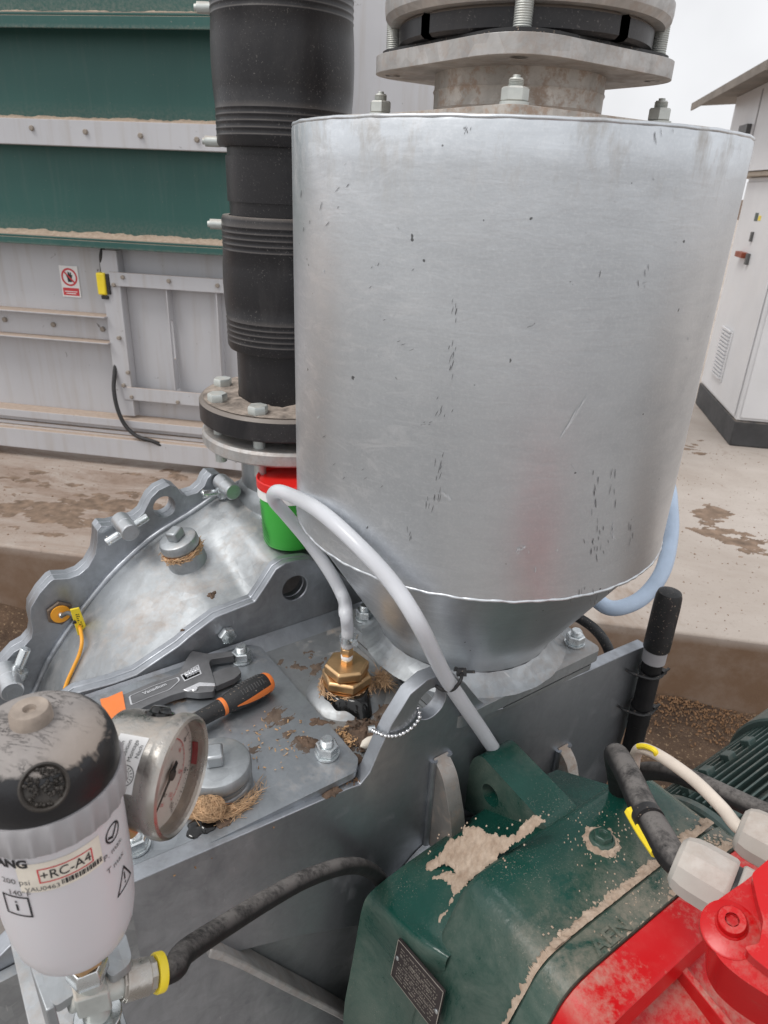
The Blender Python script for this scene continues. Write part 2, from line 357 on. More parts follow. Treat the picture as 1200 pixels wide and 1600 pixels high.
def _gear_green(t):
    c = t.mix(t.rmp(t.noise(8, 5), .35, .65), (.005, .040, .030), (.008, .056, .042)); up = t.up(.45, .85); side = t.math('SUBTRACT', 1., up)
    gr = t.math('MULTIPLY', side, t.rmp(t.noise(10, 9, .78, dist=.6), .36, .62, 0.08, .50)); c = t.mix(gr, c, (.17, .195, .165))
    fine = t.rmp(t.noise(430, 3, .75), .60, .67); pt = t.rmp(t.noise(10, 6, .68), .48, .66, 0, .75)
    sp = t.math('MULTIPLY', fine, pt); c = t.mix(sp, c, (.30, .27, .22))
    film = t.math('MULTIPLY', up, t.rmp(t.noise(7, 8, .72, dist=.5), .52, .74, 0, .20)); c = t.mix(film, c, (.20, .19, .155))
    dp = t.n('ShaderNodeVectorMath'); dp.operation = 'DOT_PRODUCT'; t.l(t.co, dp.inputs[0]); dp.inputs[1].default_value = B
    fm2 = t.math('MULTIPLY', t.math('MULTIPLY', up, t.rmp(dp.outputs['Value'], .005, -.105)), t.rmp(t.math('ADD', t.noise(20, 8, .75, dist=.4), t.math('MULTIPLY', t.noise(160, 4, .7), .3)), .50, .82, 0, .60)); c = t.mix(fm2, c, (.36, .29, .23))
    r = t.mixf(t.math('MAXIMUM', t.math('MAXIMUM', gr, film), fm2), .19, .8)
    t.bump(t.noise(190, 2, .5), .30, .0010); t.bump(sp, .3, .0008); return t.fin(c, r, 0., Specular_IOR_Level=.42)
_t('green gearbox enamel', _gear_green)
def _red(t):
    c = t.mix(t.rmp(t.noise(8, 4), .3, .7), (.46, .004, .006), (.54, .006, .009))
    pink = t.rmp(t.noise(9, 7, .68), .50, .78, 0, .30); c = t.mix(pink, c, (.50, .14, .12))
    d = t.math('MULTIPLY', t.up(.45, .9), t.rmp(t.math('ADD', t.noise(7, 8, .72), t.math('MULTIPLY', t.noise(120, 3, .7), .3)), .62, .86)); c = t.mix(d, c, (.40, .29, .23))
    t.bump(t.noise(90, 3), .06, .001); return t.fin(c, t.mixf(d, .3, .9), 0., Specular_IOR_Level=.3)
_t('red enamel', _red)
def _red_clean(t):
    c = t.mix(t.rmp(t.noise(8, 4), .3, .7), (.44, .003, .005), (.52, .005, .007))
    pink = t.rmp(t.noise(18, 7, .7), .60, .8, 0, .35); c = t.mix(pink, c, (.45, .13, .11))
    w_ = t.rmp(t.noise(30, 8, .75), .60, .72, 0, .5); c = t.mix(w_, c, (.34, .06, .05)); d = t.math('MULTIPLY', t.up(.5, .9), t.rmp(t.noise(24, 8, .75), .52, .72, 0, .6)); c = t.mix(d, c, (.40, .27, .22)); t.bump(t.noise(160, 3), .12, .001); return t.fin(c, t.mixf(d, .26, .85), 0., Specular_IOR_Level=.3)
_t('red glossy enamel', _red_clean)
def _tank(t):
    col = (.66, .69, .72)
    big = t.noise(3.2, 5, .55); st = t.noise(9, 5, .6, t.mapped((1, 1, .22))); fl = t.noise(30, 5, .62, t.mapped((.45, .45, 2.4), (.0, .35, .0)), 1.1); sp = t.n('ShaderNodeSeparateColor'); t.l(t.voro(38), sp.inputs[0])
    f = t.math('ADD', t.math('MULTIPLY', big, .55), t.math('ADD', t.math('MULTIPLY', st, .22), t.math('ADD', t.math('MULTIPLY', fl, .15), t.math('MULTIPLY', sp.outputs[0], .025))))
    c = t.mix(t.rmp(f, .36, .66), [x * .76 for x in col], [x * 1.16 for x in col]); r = t.rmp(f, .36, .66, .46, .29)
    gr = t.rmp(t.noise(330, 2, .6), .48, .72, 0, .22); c = t.mix(gr, c, (.82, .83, .84))
    z = t.axis('Z'); top = t.rmp(z, .62, .712); dr = t.math('MULTIPLY', top, t.rmp(t.noise(22, 6, .7, t.mapped((1, 1, .35))), .50, .68, 0, .75)); c = t.mix(dr, c, (.36, .32, .27))
    sm = t.math('MULTIPLY', t.rmp(t.axis('X'), .05, -.16), t.rmp(t.noise(15, 6, .72, t.mapped((1.2, 1.2, 3.2), (.25, .5, 0)), 1.3), .50, .68, 0, .55)); c = t.mix(sm, c, (.86, .88, .91)); r = t.mixf(sm, r, .28)
    dk = t.rmp(t.noise(6, 7, .68, dist=.6), .58, .76, 0, .20); c = t.mix(dk, c, (.28, .27, .27))
    pit = t.rmp(t.noise(80, 2, .5), .755, .775, 0, .8); c = t.mix(pit, c, (.05, .05, .05))
    t.bump(t.noise(4.5, 3, .5), .22, .012); t.bump(fl, .06, .003); t.bump(t.noise(240, 3, .6), .12, .0008)
    return t.fin(c, t.mixf(dr, r, .8), t.mixf(dr, .88, .2))
_t('tank galvanised', _tank)
def _cap(t):
    c = (.010, .010, .012); g = t.n('ShaderNodeNewGeometry'); x = t.n('ShaderNodeSeparateXYZ'); t.l(g.outputs['Normal'], x.inputs[0])
    n1 = t.noise(38, 9, .75, dist=1.0); right = t.rmp(t.axis('X'), .014, .042, 0, .55)
    d = t.math('ADD', t.rmp(x.outputs['Z'], .50, .86, -.15, .66), t.math('ADD', t.rmp(n1, .3, .7, -.34, .26), t.math('MULTIPLY', right, t.rmp(x.outputs['Z'], .1, .4))))
    d = t.rmp(d, .30, .50); v = t.math('ABSOLUTE', t.math('SUBTRACT', t.noise(34, 6, .7, t.mapped((1, 2.2, 1), (0, 0, .6)), 1.4), .5), 0.)
    crack = t.math('MULTIPLY', t.rmp(v, .004, .018, .9, 0), t.rmp(t.noise(17, 3), .48, .60)); d = t.math('MULTIPLY', d, t.math('SUBTRACT', 1., crack))
    dc = t.mix(t.noise(30, 6, .7), (.17, .155, .15), (.36, .33, .31)); dc = t.mix(right, dc, (.36, .285, .225)); t.bump(d, .7, .0012); t.bump(t.noise(240, 4, .7), .4, .0006)
    return t.fin(t.mix(d, c, dc), t.mixf(d, .34, .95), 0.)
_t('dusty black cap', _cap)
def _bowl(t):
    c = t.mix(t.noise(8, 4), (.60, .575, .60), (.67, .645, .665)); return t.fin(c, .32, 0., Subsurface_Weight=.35, Subsurface_Radius=(.02, .015, .015), Subsurface_Scale=.5)
_t('translucent nylon bowl', _bowl)
def _hose(t):
    c = t.mix(t.noise(30, 4), (.70, .715, .755), (.78, .79, .82)); t.bump(t.noise(140, 3), .05, .0006); return t.fin(c, .28, 0., Transmission_Weight=.30, IOR=1.42, Subsurface_Weight=.55, Subsurface_Radius=(.015, .015, .015), Subsurface_Scale=1.0)
_t('milky plastic hose', _hose)
def _dial(t): return t.fin(t.mix(t.noise(20, 4), (.58, .53, .50), (.66, .61, .58)), .6)
_t('gauge dial', _dial)
def _glass(t):
    t.t.nodes.remove(t.b); g = t.n('ShaderNodeBsdfGlossy'); g.inputs['Roughness'].default_value = .05; tr = t.n('ShaderNodeBsdfTransparent'); tr.inputs[0].default_value = (.9, .88, .86, 1)
    fr = t.n('ShaderNodeFresnel'); fr.inputs[0].default_value = 1.18; mxs = t.n('ShaderNodeMixShader'); t.l(fr.outputs[0], mxs.inputs[0]); t.l(tr.outputs[0], mxs.inputs[1]); t.l(g.outputs[0], mxs.inputs[2]); t.l(mxs.outputs[0], t.out.inputs[0]); return t.m
_t('gauge glass', _glass)
def _sand(t):
    c = t.mix(t.rmp(t.noise(60, 6, .7), .3, .7), (.30, .215, .155), (.50, .40, .315)); t.bump(t.noise(160, 5, .7), .6, .002); return t.fin(c, .95)
_t('dry sand', _sand)
def _crud(t):
    c = t.mix(t.rmp(t.noise(70, 6, .7), .3, .7), (.03, .02, .014), (.16, .10, .065)); t.bump(t.noise(120, 5, .7), .8, .003); return t.fin(c, .8)
_t('dark crud', _crud)
M['port_rim'] = plain('dirty black port', (.030, .025, .021), .6, 0, .5, 60, .4, 200)
M['gauge_red'] = plain('bezel red reflection', (.36, .055, .06), .5, 0, .1, 30, 0)
M['grime'] = plain('oily brown grime', (.11, .08, .06), .55, 0, .45, 70, .4, 220)
M['slab_dirt'] = plain('dry brown dirt', (.20, .14, .10), .95, 0, .4, 20, .4, 120)
M['chip'] = plain('wood chip', (.50, .31, .16), .85, 0, .4, 90, .2, 200)
M['chip_dark'] = plain('dark wood chip', (.20, .11, .055), .85, 0, .4, 90, .2, 200)
M['fin_green'] = plain('grey green motor enamel', (.045, .075, .068), .4, 0, .15, 14, .08, 120, dust=.3, dthr=.55)
M['plate_black'] = plain('etched type plate', (.045, .035, .035), .4, .3, .2, 60, .05, 200)
M['plate_edge'] = plain('type plate edge', (.42, .38, .33), .5, .3, .2, 60, 0)

def text_faces(s, size, bold=0.0):
    cu = bpy.data.curves.new('t', 'FONT'); cu.body = s; cu.size = size; cu.align_x = 'CENTER'; cu.align_y = 'CENTER'; cu.offset = bold; cu.resolution_u = 3
    o = bpy.data.objects.new('t', cu); COL.objects.link(o); dg = bpy.context.evaluated_depsgraph_get()
    me = bpy.data.meshes.new_from_object(o.evaluated_get(dg)); vs = [v.co.copy() for v in me.vertices]; fs = [tuple(p.vertices) for p in me.polygons]
    bpy.data.objects.remove(o); bpy.data.curves.remove(cu); bpy.data.meshes.remove(me); return vs, fs
def text_on(mb, s, size, o, x, y, bold=0., sx=1.):
    vs, fs = text_faces(s, size, bold); return mb.add([o + x * (v.x * sx) + y * v.y for v in vs], fs)

# ================================================================== SETTING
EDGE = 2.466
m = MB(); m.box((-40, EDGE, -.42), (40, 60, 0)); struct('concrete_slab', m, M['stained concrete'], bev=.012)
m = MB(); n = 90
def gz(x, y):
    h = .03 * math.sin(3.1 * x + 1.3 * y) * math.sin(2.3 * y - x) + .012 * math.sin(17 * x) * math.sin(13 * y + 2)
    return -.37 + h + (.05 * math.exp(-abs(y - EDGE) / .12) if y < EDGE + .2 else 0)
rows = [[V((x, y, gz(x, y))) for x in [-4 + 8 * i / 130 for i in range(131)]] for y in [1.35 + 1.25 * j / 60 for j in range(61)]]
m.grid(rows); struct('soil_strip', m, M['wet brown dirt'], ang=60)
m = MB(); m.box((-40, -40, -.60), (40, 1.36, -.372)); struct('yard_floor', m, M['stained yard floor'])
m = MB(); S = 800; m.quad(V((-S, -S, -.43)), V((S, -S, -.43)), V((S, S, -.43)), V((-S, S, -.43))); struct('ground', m, M['wet brown dirt'])
# loose chips along the foot of the slab
m = MB()
for i in range(2600):
    x, y = random.uniform(.2, 2.2), EDGE - abs(random.gauss(0, .085)) - .01
    s = random.uniform(.002, .007); q = Quaternion((random.random(), random.random(), random.random(), random.random())).normalized()
    o = V((x, y, gz(x, y) + .006)); m.box((-s, -s * .5, -s * .25), (s, s * .5, s * .25), (o, q @ V((1, 0, 0)), q @ V((0, 1, 0)), q @ V((0, 0, 1))))
o = part('wood_chip_litter', m, M['chip_dark']); o['kind'] = 'stuff'; tag(o, 'loose brown wood chips along the foot of the concrete slab', 'wood chips')

# ================================================================== FEED CONTAINER (long green and grey bin behind)
YW = 3.56                                             # skin of the container
def zY(v, y=3.5, u=150): return onY(u, v, y).z
T_ = thing('feed_container', 'long dark green and grey steel feed container along the slab, behind the black pipe', 'container', (-1.9, 3.56, 0))
GX0, GX1 = -5.0, -1.02
G = M['silo green enamel']; SG = M['silo grey galvanised']
zg = [zY(388, 3.54), zY(210), zY(25), zY(25) + .42]
for k in range(3):
    m = MB(); m.box((GX0, YW, zg[k]), (GX1, YW + .03, zg[k + 1])); part('green_panel', m, G, T_)
def ledge(y0, y1, z, t, mm, name, lip=0):             # a flange standing out of the skin with a lip turned down in front
    m = MB(); m.box((GX0, y0, z - t), (GX1, y1, z))
    if lip: m.box((GX0, y0, z - lip), (GX1, y0 + .008, z - t))
    return part(name, m, mm, T_, bev=.003)
ledge(3.43, YW, zY(372, 3.45), .012, G, 'dusty_ledge', .045)
ledge(3.43, YW, zY(20, 3.45), .012, G, 'dusty_ledge', .06)
zt, zb = zY(188, 3.47), zY(230, 3.47)
m = MB(); m.box((GX0, 3.47, zb), (GX1, 3.48, zt)); m.box((GX0, 3.48, zt - .012), (GX1, YW, zt - .002)); m.box((GX0, 3.48, zb), (GX1, YW, zb + .01)); bm_ = part('beam', m, SG, T_, bev=.003)
m = MB(); m.lathe(V((0, 0, 0)), Z, [(.017, -.01), (.017, .012), (.013, .016)], 8); bolt_small = m.mesh('bolt'); bolt_small.materials.append(M['bolt_dusty'])
for u in (-30, 50, 134, 220, 308): inst('bolt', bolt_small, T_, onY(u, 206 + .07 * (u - 134), 3.47), V((0, -1, 0)), scale=.7)
# dust lying along the ledges
m = MB()
for z, y0 in ((zY(372, 3.45), 3.432), (zY(20, 3.45), 3.432), (zt - .002, 3.482)):
    rows = []
    for k in range(5):
        t = k / 4; rows.append([V((x, y0 + (YW - y0) * t, z + .001 + (.004 + .012 * (math.sin(x * 31 + z * 5) * math.sin(x * 12.7) + 1) * .35 + random.uniform(0, .011)) * math.sin(min(1, t * 1.4) * 1.5))) for x in [GX0 + (GX1 - GX0) * i / 300 for i in range(301)]])
    m.grid(rows)
part('dust_drift', m, M['dry sand'], T_, kind='stuff')
# grey lower half
zl = zY(655, 3.54)
m = MB(); m.box((GX0, YW + .004, -.0 + .12), (GX1, YW + .04, zg[0])); part('grey_panel', m, SG, T_)
def zm(u, v): return onY(u, v, 3.5).z
xr = onY(174, 520, 3.52).x
def zl_at(v): return zY(v, 3.5, 90)
m = MB(); za, zb2 = zl_at(488), zl_at(528)
m.box((GX0, 3.47, za - .008), (xr, YW + .004, za)); m.box((GX0, 3.47, zb2 - .008), (xr, YW + .004, zb2)); m.box((GX0, YW - .02, zb2), (xr, YW, za - .008)); part('channel_rail', m, SG, T_, bev=.002)
for u, v in ((8, 499), (84, 507), (161, 514)): inst('bolt', bolt_small, T_, onY(u, v, YW - .02), V((0, -1, 0)), scale=.8)
zs = zY(648, 3.5); zs2 = zY(668, 3.46)
m = MB(); m.box((GX0, 3.46, zs - .045), (GX1, YW + .004, zs)); part('sill_rail', m, SG, T_, bev=.004)
m = MB()
for k in range(3): m.box((GX0, 3.49 - .012 * k, zs - .05 - .022 * (k + 1)), (GX1, YW, zs - .052 - .022 * k))
part('grooved_strip', m, SG, T_, bev=.003)
zf = zY(682, 3.43); m = MB(); m.box((GX0, 3.43, zY(712, 3.43)), (GX1, YW, zf)); part('base_rail', m, SG, T_, bev=.004)
for x in (-4.4, -3.0, -1.55):
    m = MB(); m.box((x - .1, 3.6, 0), (x + .1, 3.7, zY(712, 3.43) + .02)); part('foot_block', m, M['tan_sheet'], T_)
# inspection frame: post, rails, mullions
FY = 3.5
pa, pb = onY(171, 400, FY), onY(205, 650, FY)
xp0, xp1 = onY(172, 540, FY).x, onY(198, 540, FY).x
m = MB(); m.box((xp0, FY, pb.z), (xp1, FY + .008, zg[0])); m.box((xp1 - .008, FY + .008, pb.z), (xp1, YW, zg[0])); part('post', m, SG, T_, bev=.002)
def railz(v0, v1, name):
    a, b = onY(270, v0, FY - .004).z, onY(270, v1, FY - .004).z
    m = MB(); m.box((xp1 - .05, FY - .006, b), (GX1, FY + .002, a)); m.box((xp1, FY + .002, b), (GX1, YW, b + .008)); part(name, m, SG, T_, bev=.002); return a, b
r1 = railz(431, 453, 'rail'); r2 = railz(611, 631, 'rail')
for u0, u1, sl in ((264, 283, 1), (340, 352, 0)):
    x0 = onY(u0, 520, FY).x; yb = FY + .004
    out = [V((x0, yb, r2[0])), V((x0, YW, r2[0])), V((x0, YW, r1[1])), V((x0, yb, r1[1]))]; hol = []
    if sl:
        zc = onY(278, 532, 3.53).z; hol = [[V((x0, 3.532 + .011 * math.cos(t), zc + .09 * (1 if math.sin(t) > 0 else -1) + .011 * math.sin(t))) for t in [2 * math.pi * (i + .5) / 24 for i in range(24)]]]
    m = MB().plate(out, V((.006, 0, 0)), hol); part('mullion', m, SG, T_, bev=.001)
for u, v in ((192, 433), (264, 439), (340, 446), (178, 445), (186, 528), (200, 582), (193, 602), (206, 620), (278, 628)):
    inst('bolt', bolt_small, T_, onY(u, v, FY - .006), V((0, -1, 0)), scale=.62)
# warning sticker
c = onY(109, 440, YW - .003); SX, SZ = V((1, 0, 0)), Z
m = MB(); m.box((c.x - .052, YW - .001, c.z - .078), (c.x + .052, YW + .003, c.z + .078)); st = part('warning_sticker', m, M['white_print'], T_)
def yo(k): return YW - .002 - .0005 * k
m = MB(); cc = V((c.x, yo(0), c.z + .022)); o1 = circ(cc, SX, SZ, .045, 40); o2 = circ(cc, SX, SZ, .036, 40)
m.plate(o1, V((0, -.0004, 0)), [o2]); part('ring', m, M['red_ink'], st)
m = MB(); m.box((-.038, -.004, -.0002), (.038, .004, .0002), (cc + V((0, -.001, 0)), (SX - SZ).normalized(), (SX + SZ).normalized(), V((0, -1, 0)))); part('slash', m, M['red_ink'], st)
m = MB(); m.box((c.x - .045, yo(1), c.z - .07), (c.x + .045, yo(0), c.z - .032)); part('red_band', m, M['red_ink'], st)
m = MB(); m.box((c.x - .036, yo(2) - .0004, c.z - .052), (c.x + .036, yo(2), c.z - .048)); m.box((c.x - .028, yo(2) - .0004, c.z - .062), (c.x + .028, yo(2), c.z - .058)); part('print', m, M['white_print'], st)
m = MB(); m.plate([cc + V((x, 0, z)) for x, z in ((-.010, -.024), (.012, -.024), (.014, .0), (.020, .012), (.013, .010), (.012, .024), (.006, .024), (.004, .010), (0, .026), (-.006, .026), (-.006, .008), (-.014, .018), (-.019, .013), (-.012, -.004))], V((0, -.0003, 0))); part('hand_symbol', m, M['ink'], st)
# limit switch with lead on the post
t2 = thing('limit_switch', 'small yellow and black switch with black lead on the post beside the warning sticker', 'switch', onY(162, 456, 3.5))
c = onY(162, 443, 3.51); m = MB(); m.box((c.x - .026, 3.485, c.z - .055), (c.x + .022, 3.535, c.z + .055)); part('housing', m, M['yellow'], t2, bev=.008)
m = MB(); m.box((c.x + .024, 3.49, c.z - .05), (c.x + .042, 3.53, c.z + .05)); m.box((c.x - .012, 3.49, c.z - .075), (c.x + .026, 3.525, c.z - .057)); part('base', m, M['black_rub'], t2, bev=.003)
m = MB(); m.tube([c + V((0, 0, .057)), c + V((.002, 0, .10)), c + V((.012, -.005, .15)), c + V((.03, .02, .2)), c + V((.05, .04, .24))], .010); part('lead', m, M['black_rub'], t2)
m = MB(); P = [onY(u, v, y) for u, v, y in ((182, 560, 3.525), (179, 585, 3.49), (178, 610, 3.46), (184, 640, 3.44), (196, 665, 3.43), (215, 682, 3.425), (240, 690, 3.43), (262, 700, 3.45))]
m.tube(P, .011); solo('drooping_cable', m, M['black_rub'], 'thin black cable drooping down the container below the yellow switch', 'cable')
# tall pale end wall beyond
T_ = thing('end_panel_wall', 'tall plain pale grey panel wall between the black pipe and the valve', 'wall', (-.6, 3.72, 0))
m = MB(); m.box((-1.30, 3.72, 0), (-.02, 4.4, 3.5)); part('panel', m, SG, T_)
m = MB(); m.box((-1.28, 3.7, .05), (-1.22, 3.717, 3.45)); part('seam_strip', m, SG, T_)

# ================================================================== SWITCH CABINET
T_ = thing('switch_cabinet', 'white steel switch cabinet on a dark plinth under a sloping tan roof', 'cabinet', (1.8, 4.8, 0))
WP = M['white_paint']; CX, CY = 1.55, 4.86; zp = .175; zc2 = 1.63
m = MB(); m.box((CX, CY, zp), (CX + .9, CY + 1.0, zc2)); part('body', m, WP, T_, bev=.006)
m = MB(); m.box((CX - .004, CY - .01, 0), (CX + .92, CY + 1.03, zp - .003)); part('plinth', m, M['plinth'], T_, bev=.01)
m = MB(); m.box((CX - .012, CY + .03, zp + .02), (CX - .002, CY + .97, zc2 - .03)); door = part('door', m, WP, T_, bev=.004)
m = MB(); m.box((CX + .02, CY - .012, zp + .02), (CX + .88, CY - .002, zc2 - .03)); part('door', m, WP, T_, bev=.004)
a, b = onX(1118, 512, CX - .01), onX(1131, 600, CX - .01); y0, y1 = onX(1148, 515, CX - .01).y, onX(1112, 590, CX - .01).y
zv0, zv1 = .31, .66
m = MB(); m.box((CX - .02, min(y0, y1), zv0), (CX - .012, max(y0, y1), zv1)); vent = part('vent', m, WP, door, bev=.003)
m = MB(); m.box((CX - .034, min(y0, y1) + .02, 0), (CX - .02, max(y0, y1) - .02, .012)); slat = m.mesh('slat', V((0, 0, 0)))
slat.materials.append(WP)
for k in range(14):
    o = bpy.data.objects.new('slat', slat); COL.objects.link(o); o.parent = vent; o.location = V((0, 0, zv0 + .018 + k * .025)) - ORG[vent]
def dbox(u, v, w_, h, mm, name, t=.02):
    c = onX(u, v, CX - .012); m = MB(); m.box((CX - .012 - t, c.y - w_ / 2, c.z - h / 2), (CX - .012, c.y + w_ / 2, c.z + h / 2)); return part(name, m, mm, door, bev=.002)
dbox(1163, 398, .16, .035, plain('rust red handle', (.25, .06, .03), .5), 'handle', .04)
dbox(1170, 405, .04, .07, M['ink_grey'], 'handle_base', .02)
dbox(1182, 339, .07, .05, M['fin_green'], 'sticker', .002); dbox(1187, 341, .05, .03, M['yellow'], 'sticker', .003)
dbox(1176, 370, .03, .06, M['ink_grey'], 'lock', .015)
m = MB(); m.box((CX - .06, CY - .03, zc2 + .002), (CX + .95, CY + 1.6, zc2 + .03)); part('ledge', m, M['tan_sheet'], T_, bev=.004)
rp0, rp1 = onX(1198, 99, 1.25), onX(1080, 166, 1.25)
def roofz(x, y): return rp0.z + (rp1.z - rp0.z) * (y - rp0.y) / (rp1.y - rp0.y) + .1 / 1.5 * (x - 1.25)
X0 = 1.47; yf = onX(1143, 192, X0).y; yn = rp0.y + .06; bot = zc2 + .033
c8 = [V((x, y, z)) for x in (X0, 2.4) for y in (yn, yf) for z in (bot, 0)]
for q in c8:
    if q.z == 0: q.z = roofz(q.x, q.y) - .003
m = MB(); m.add(c8, [(0, 1, 3, 2), (4, 6, 7, 5), (0, 4, 5, 1), (2, 3, 7, 6), (0, 2, 6, 4), (1, 5, 7, 3)]); part('upper_box', m, WP, T_)
ys = onX(1178, 200, X0 - .003).y; m = MB(); m.box((X0 - .003, ys - .012, bot + .01), (X0 - .0005, ys + .012, roofz(X0, ys) - .03)); part('seam', m, M['ring_plastic'], T_)
cl_ = onX(1166, 203, X0 - .004); m = MB(); m.box((X0 - .03, cl_.y - .10, cl_.z - .03), (X0 - .0005, cl_.y + .10, cl_.z + .03)); part('latch', m, M['ink_grey'], T_)
r_ = [rp0, rp1, rp1 + V((1.5, 0, .1)), rp0 + V((1.5, 0, .1))]
m = MB(); m.plate(r_, V((0, 0, .02))); part('roof', m, M['roof_sheet'], T_)
m = MB(); m.plate([r_[0], r_[1], r_[1] + V((0, 0, -.03)), r_[0] + V((0, 0, -.03))], V((.012, 0, 0))); part('roof_lip', m, M['roof_sheet'], T_)

# ================================================================== BLACK PIPE
PB = W(-.085, .415, 0); KP = 1.062
def axz(u, v, P): r = ray(u, v); hd = math.hypot(P.x, P.y); return (CAM + r * (hd / math.hypot(r.x, r.y))).z
def zp_(v): return axz(446, v, PB + (-PB.normalized() * .1))
PE = M['black_pe']
T_ = thing('black_pipe', 'black plastic pipe with ribbed couplers standing bolted on the steel stub', 'pipe', PB + Z * 1.1)
zft = axz(310, 603, PB); zfb = axz(311, 636, PB)
m = MB(); m.lathe(PB, Z, [(.081 * KP, zft - .01), (.081 * KP, 2.4)], 64); part('pipe', m, PE, T_)
def coupler(z0, z1):
    prof = [(.083, z0), (.0915, z0), (.0938, z0 + .005)]
    for za in (z0 + .012, z1 - .050):
        for k in range(5):
            h = za + k * .0085; prof += [(.0938, h), (.0943, h + .001), (.0943, h + .0022), (.0936, h + .0032)]
        if za == z0 + .012: prof += [(.0955, z0 + .075), (.0962, (z0 + z1) / 2), (.0955, z1 - .075)]
    prof += [(.0938, z1 - .005), (.0915, z1), (.083, z1)]
    m = MB(); m.lathe(PB, Z, [(r_ * KP, h_) for r_, h_ in prof], 96, capa=False, capb=False); return part('coupler', m, PE, T_, ang=50)
zc0 = zp_(232); zc1 = zp_(340); zc3 = zp_(548)
c1 = coupler(zc0, zp_(38) + .058); c2 = coupler(zc3, zc1)
m = MB(); m.lathe(PB, Z, [(.0835 * KP, zp_(246)), (.0835 * KP, zp_(318)), (.082 * KP, zp_(316))], 64, capa=False, capb=False); part('pipe_sleeve', m, PE, T_)
dl = -AX_R; dl.z = 0; dl.normalize()
for u, v, cp in ((325, 22, c1), (337, 223, c1), (343, 348, c2)):
    zz = axz(u, v, PB); p0 = PB + Z * zz + dl * .097; m = MB(); m.cyl(p0, p0 + dl * .022, .0075); m.cyl(p0 + dl * .018, p0 + dl * .026, .005, .0045); part('terminal', m, M['zinc_dull'], cp)
m = MB(); m.lathe(PB, Z, [(.083, zft), (.149, zft), (.153, zft - .005), (.153, zfb + .004), (.148, zfb), (.083, zfb)], 72, capa=False, capb=False); part('backing_flange', m, PE, T_)
m = MB(); m.lathe(PB, Z, [(.081, zfb - .016), (.105, zfb - .016), (.105, zfb)], 48); part('gasket_collar', m, M['black_rub'], T_)
m = MB(); m.lathe(V((0, 0, 0)), Z, [(.0155, 0), (.0162, .002), (.0162, .011), (.0148, .0135)], 6); hexh = m.mesh('bolt'); hexh.materials.append(M['zinc_dull'])
m = MB(); m.lathe(V((0, 0, 0)), Z, [(.0098, -.105), (.0098, 0)], 16); shank = m.mesh('shank'); shank.materials.append(M['zinc_dull'])
m = MB(); m.lathe(V((0, 0, -.082)), Z, [(.0148, 0), (.016, .002), (.016, .013), (.0155, .0145)], 6); lnut = m.mesh('nut'); lnut.materials.append(M['zinc_dull'])
u0 = math.atan2(-PB.y, -PB.x)
for k in range(8):
    t = u0 + math.radians(-22 + 45 * k); p = PB + V((math.cos(t), math.sin(t), 0)) * .127 + Z * (zft + .001)
    b_ = inst('bolt', hexh, T_, p, Z, random.random())
    for nm, me in (('shank', shank), ('nut', lnut)):
        o = bpy.data.objects.new(nm, me); COL.objects.link(o); o.parent = b_
m = MB(); rows = []
for j in range(5):
    r0 = .087 + .059 * j / 4; rows.append([PB + V((math.cos(t), math.sin(t), 0)) * r0 + Z * (zft + .0015 + max(0, .0045 * math.sin(7 * t + j) * math.sin(3.3 * t - j * 2) + random.uniform(0, .002)) * (1 - j / 4)) for t in [2 * math.pi * i / 120 for i in range(120)]])
m.grid(rows, True); part('dust_layer', m, M['flange_dust'], T_, kind='stuff')

# ================================================================== CUTTER MACHINE
DZ = .825
H = thing('cutter_machine', 'galvanised steel cutter machine with thick flange plates, carrying the big round tank', 'machine', W(-.2, .1, -.36))
GV, GE, GD = M['galv'], M['galv_edge'], M['galv_dirty']
# legs, out of the picture below
for p, q in ((-.5, -.06), (.1, -.06), (-.5, .42), (.1, .42)):
    m = MB(); m.mbox(p - .04, p + .04, q - .03, q + .03, -.40, .36); part('leg', m, GV, H)
m = MB(); m.mbox(-.60, .158, -.095, .205, .36, DZ - .012); part('housing', m, GV, H)
m = MB(); m.mbox(-.62, .160, -.0955, .206, DZ - .012, DZ); part('deck', m, GD, H)
# curved rear shell: traced along its weld on the scalloped flange, run forward to the middle flange
QS = .47; QM = .208
sp = [onq(u, v, QS) for u, v in ((45, 1110), (57, 1075), (75, 1035), (95, 1002), (130, 952), (175, 897), (235, 842), (300, 800), (350, 768))]
pr = [pq(P)[::2] for P in sp]                       # (p, z)
pr = [(-.60, .50)] + pr + [(-.10, pr[-1][1] + .022), (.0, pr[-1][1] + .018), (.07, pr[-1][1] - .02), (.14, .82), (.17, .6)]
prs = [(v.x, v.z) for v in spline([V((p, 0, z)) for p, z in pr])]

def zshell(p): return next((z0 + (z1 - z0) * (p - p0) / (p1 - p0 + 1e-9) for (p0, z0), (p1, z1) in zip(prs, prs[1:]) if p0 <= p <= p1), .9)
mo = [(120, 1082), (175, 1068), (214, 1054), (240, 1036), (280, 1009), (297, 994), (337, 964), (398, 940), (413, 918), (431, 890), (446, 880), (463, 876), (484, 874), (507, 880), (530, 895), (560, 925)]
mtop = [pq(onq(u, v, QM + .02))[::2] for u, v in mo]
def flz(p):
    if p <= mtop[0][0]: return mtop[0][1] - (mtop[0][0] - p) * 1.2
    return next((z0 + (z1 - z0) * (p - p0) / (p1 - p0 + 1e-9) for (p0, z0), (p1, z1) in zip(mtop, mtop[1:]) if p0 <= p <= p1), 9.)
def zsh(p, q):
    z = zshell(p); f = min(1, max(0, (QS - .03 - q) / (QS - .03 - QM - .02))); return z - f * max(0, z - flz(p) + .010)
m = MB(); m.grid([[W(p, q, zsh(p, q) if z > .6 else z) for p, z in prs] for q in [QM + .012 + (QS - QM - .012) * k / 12 for k in range(13)]]); shell = part('curved_shell', m, GV, H, ang=60)
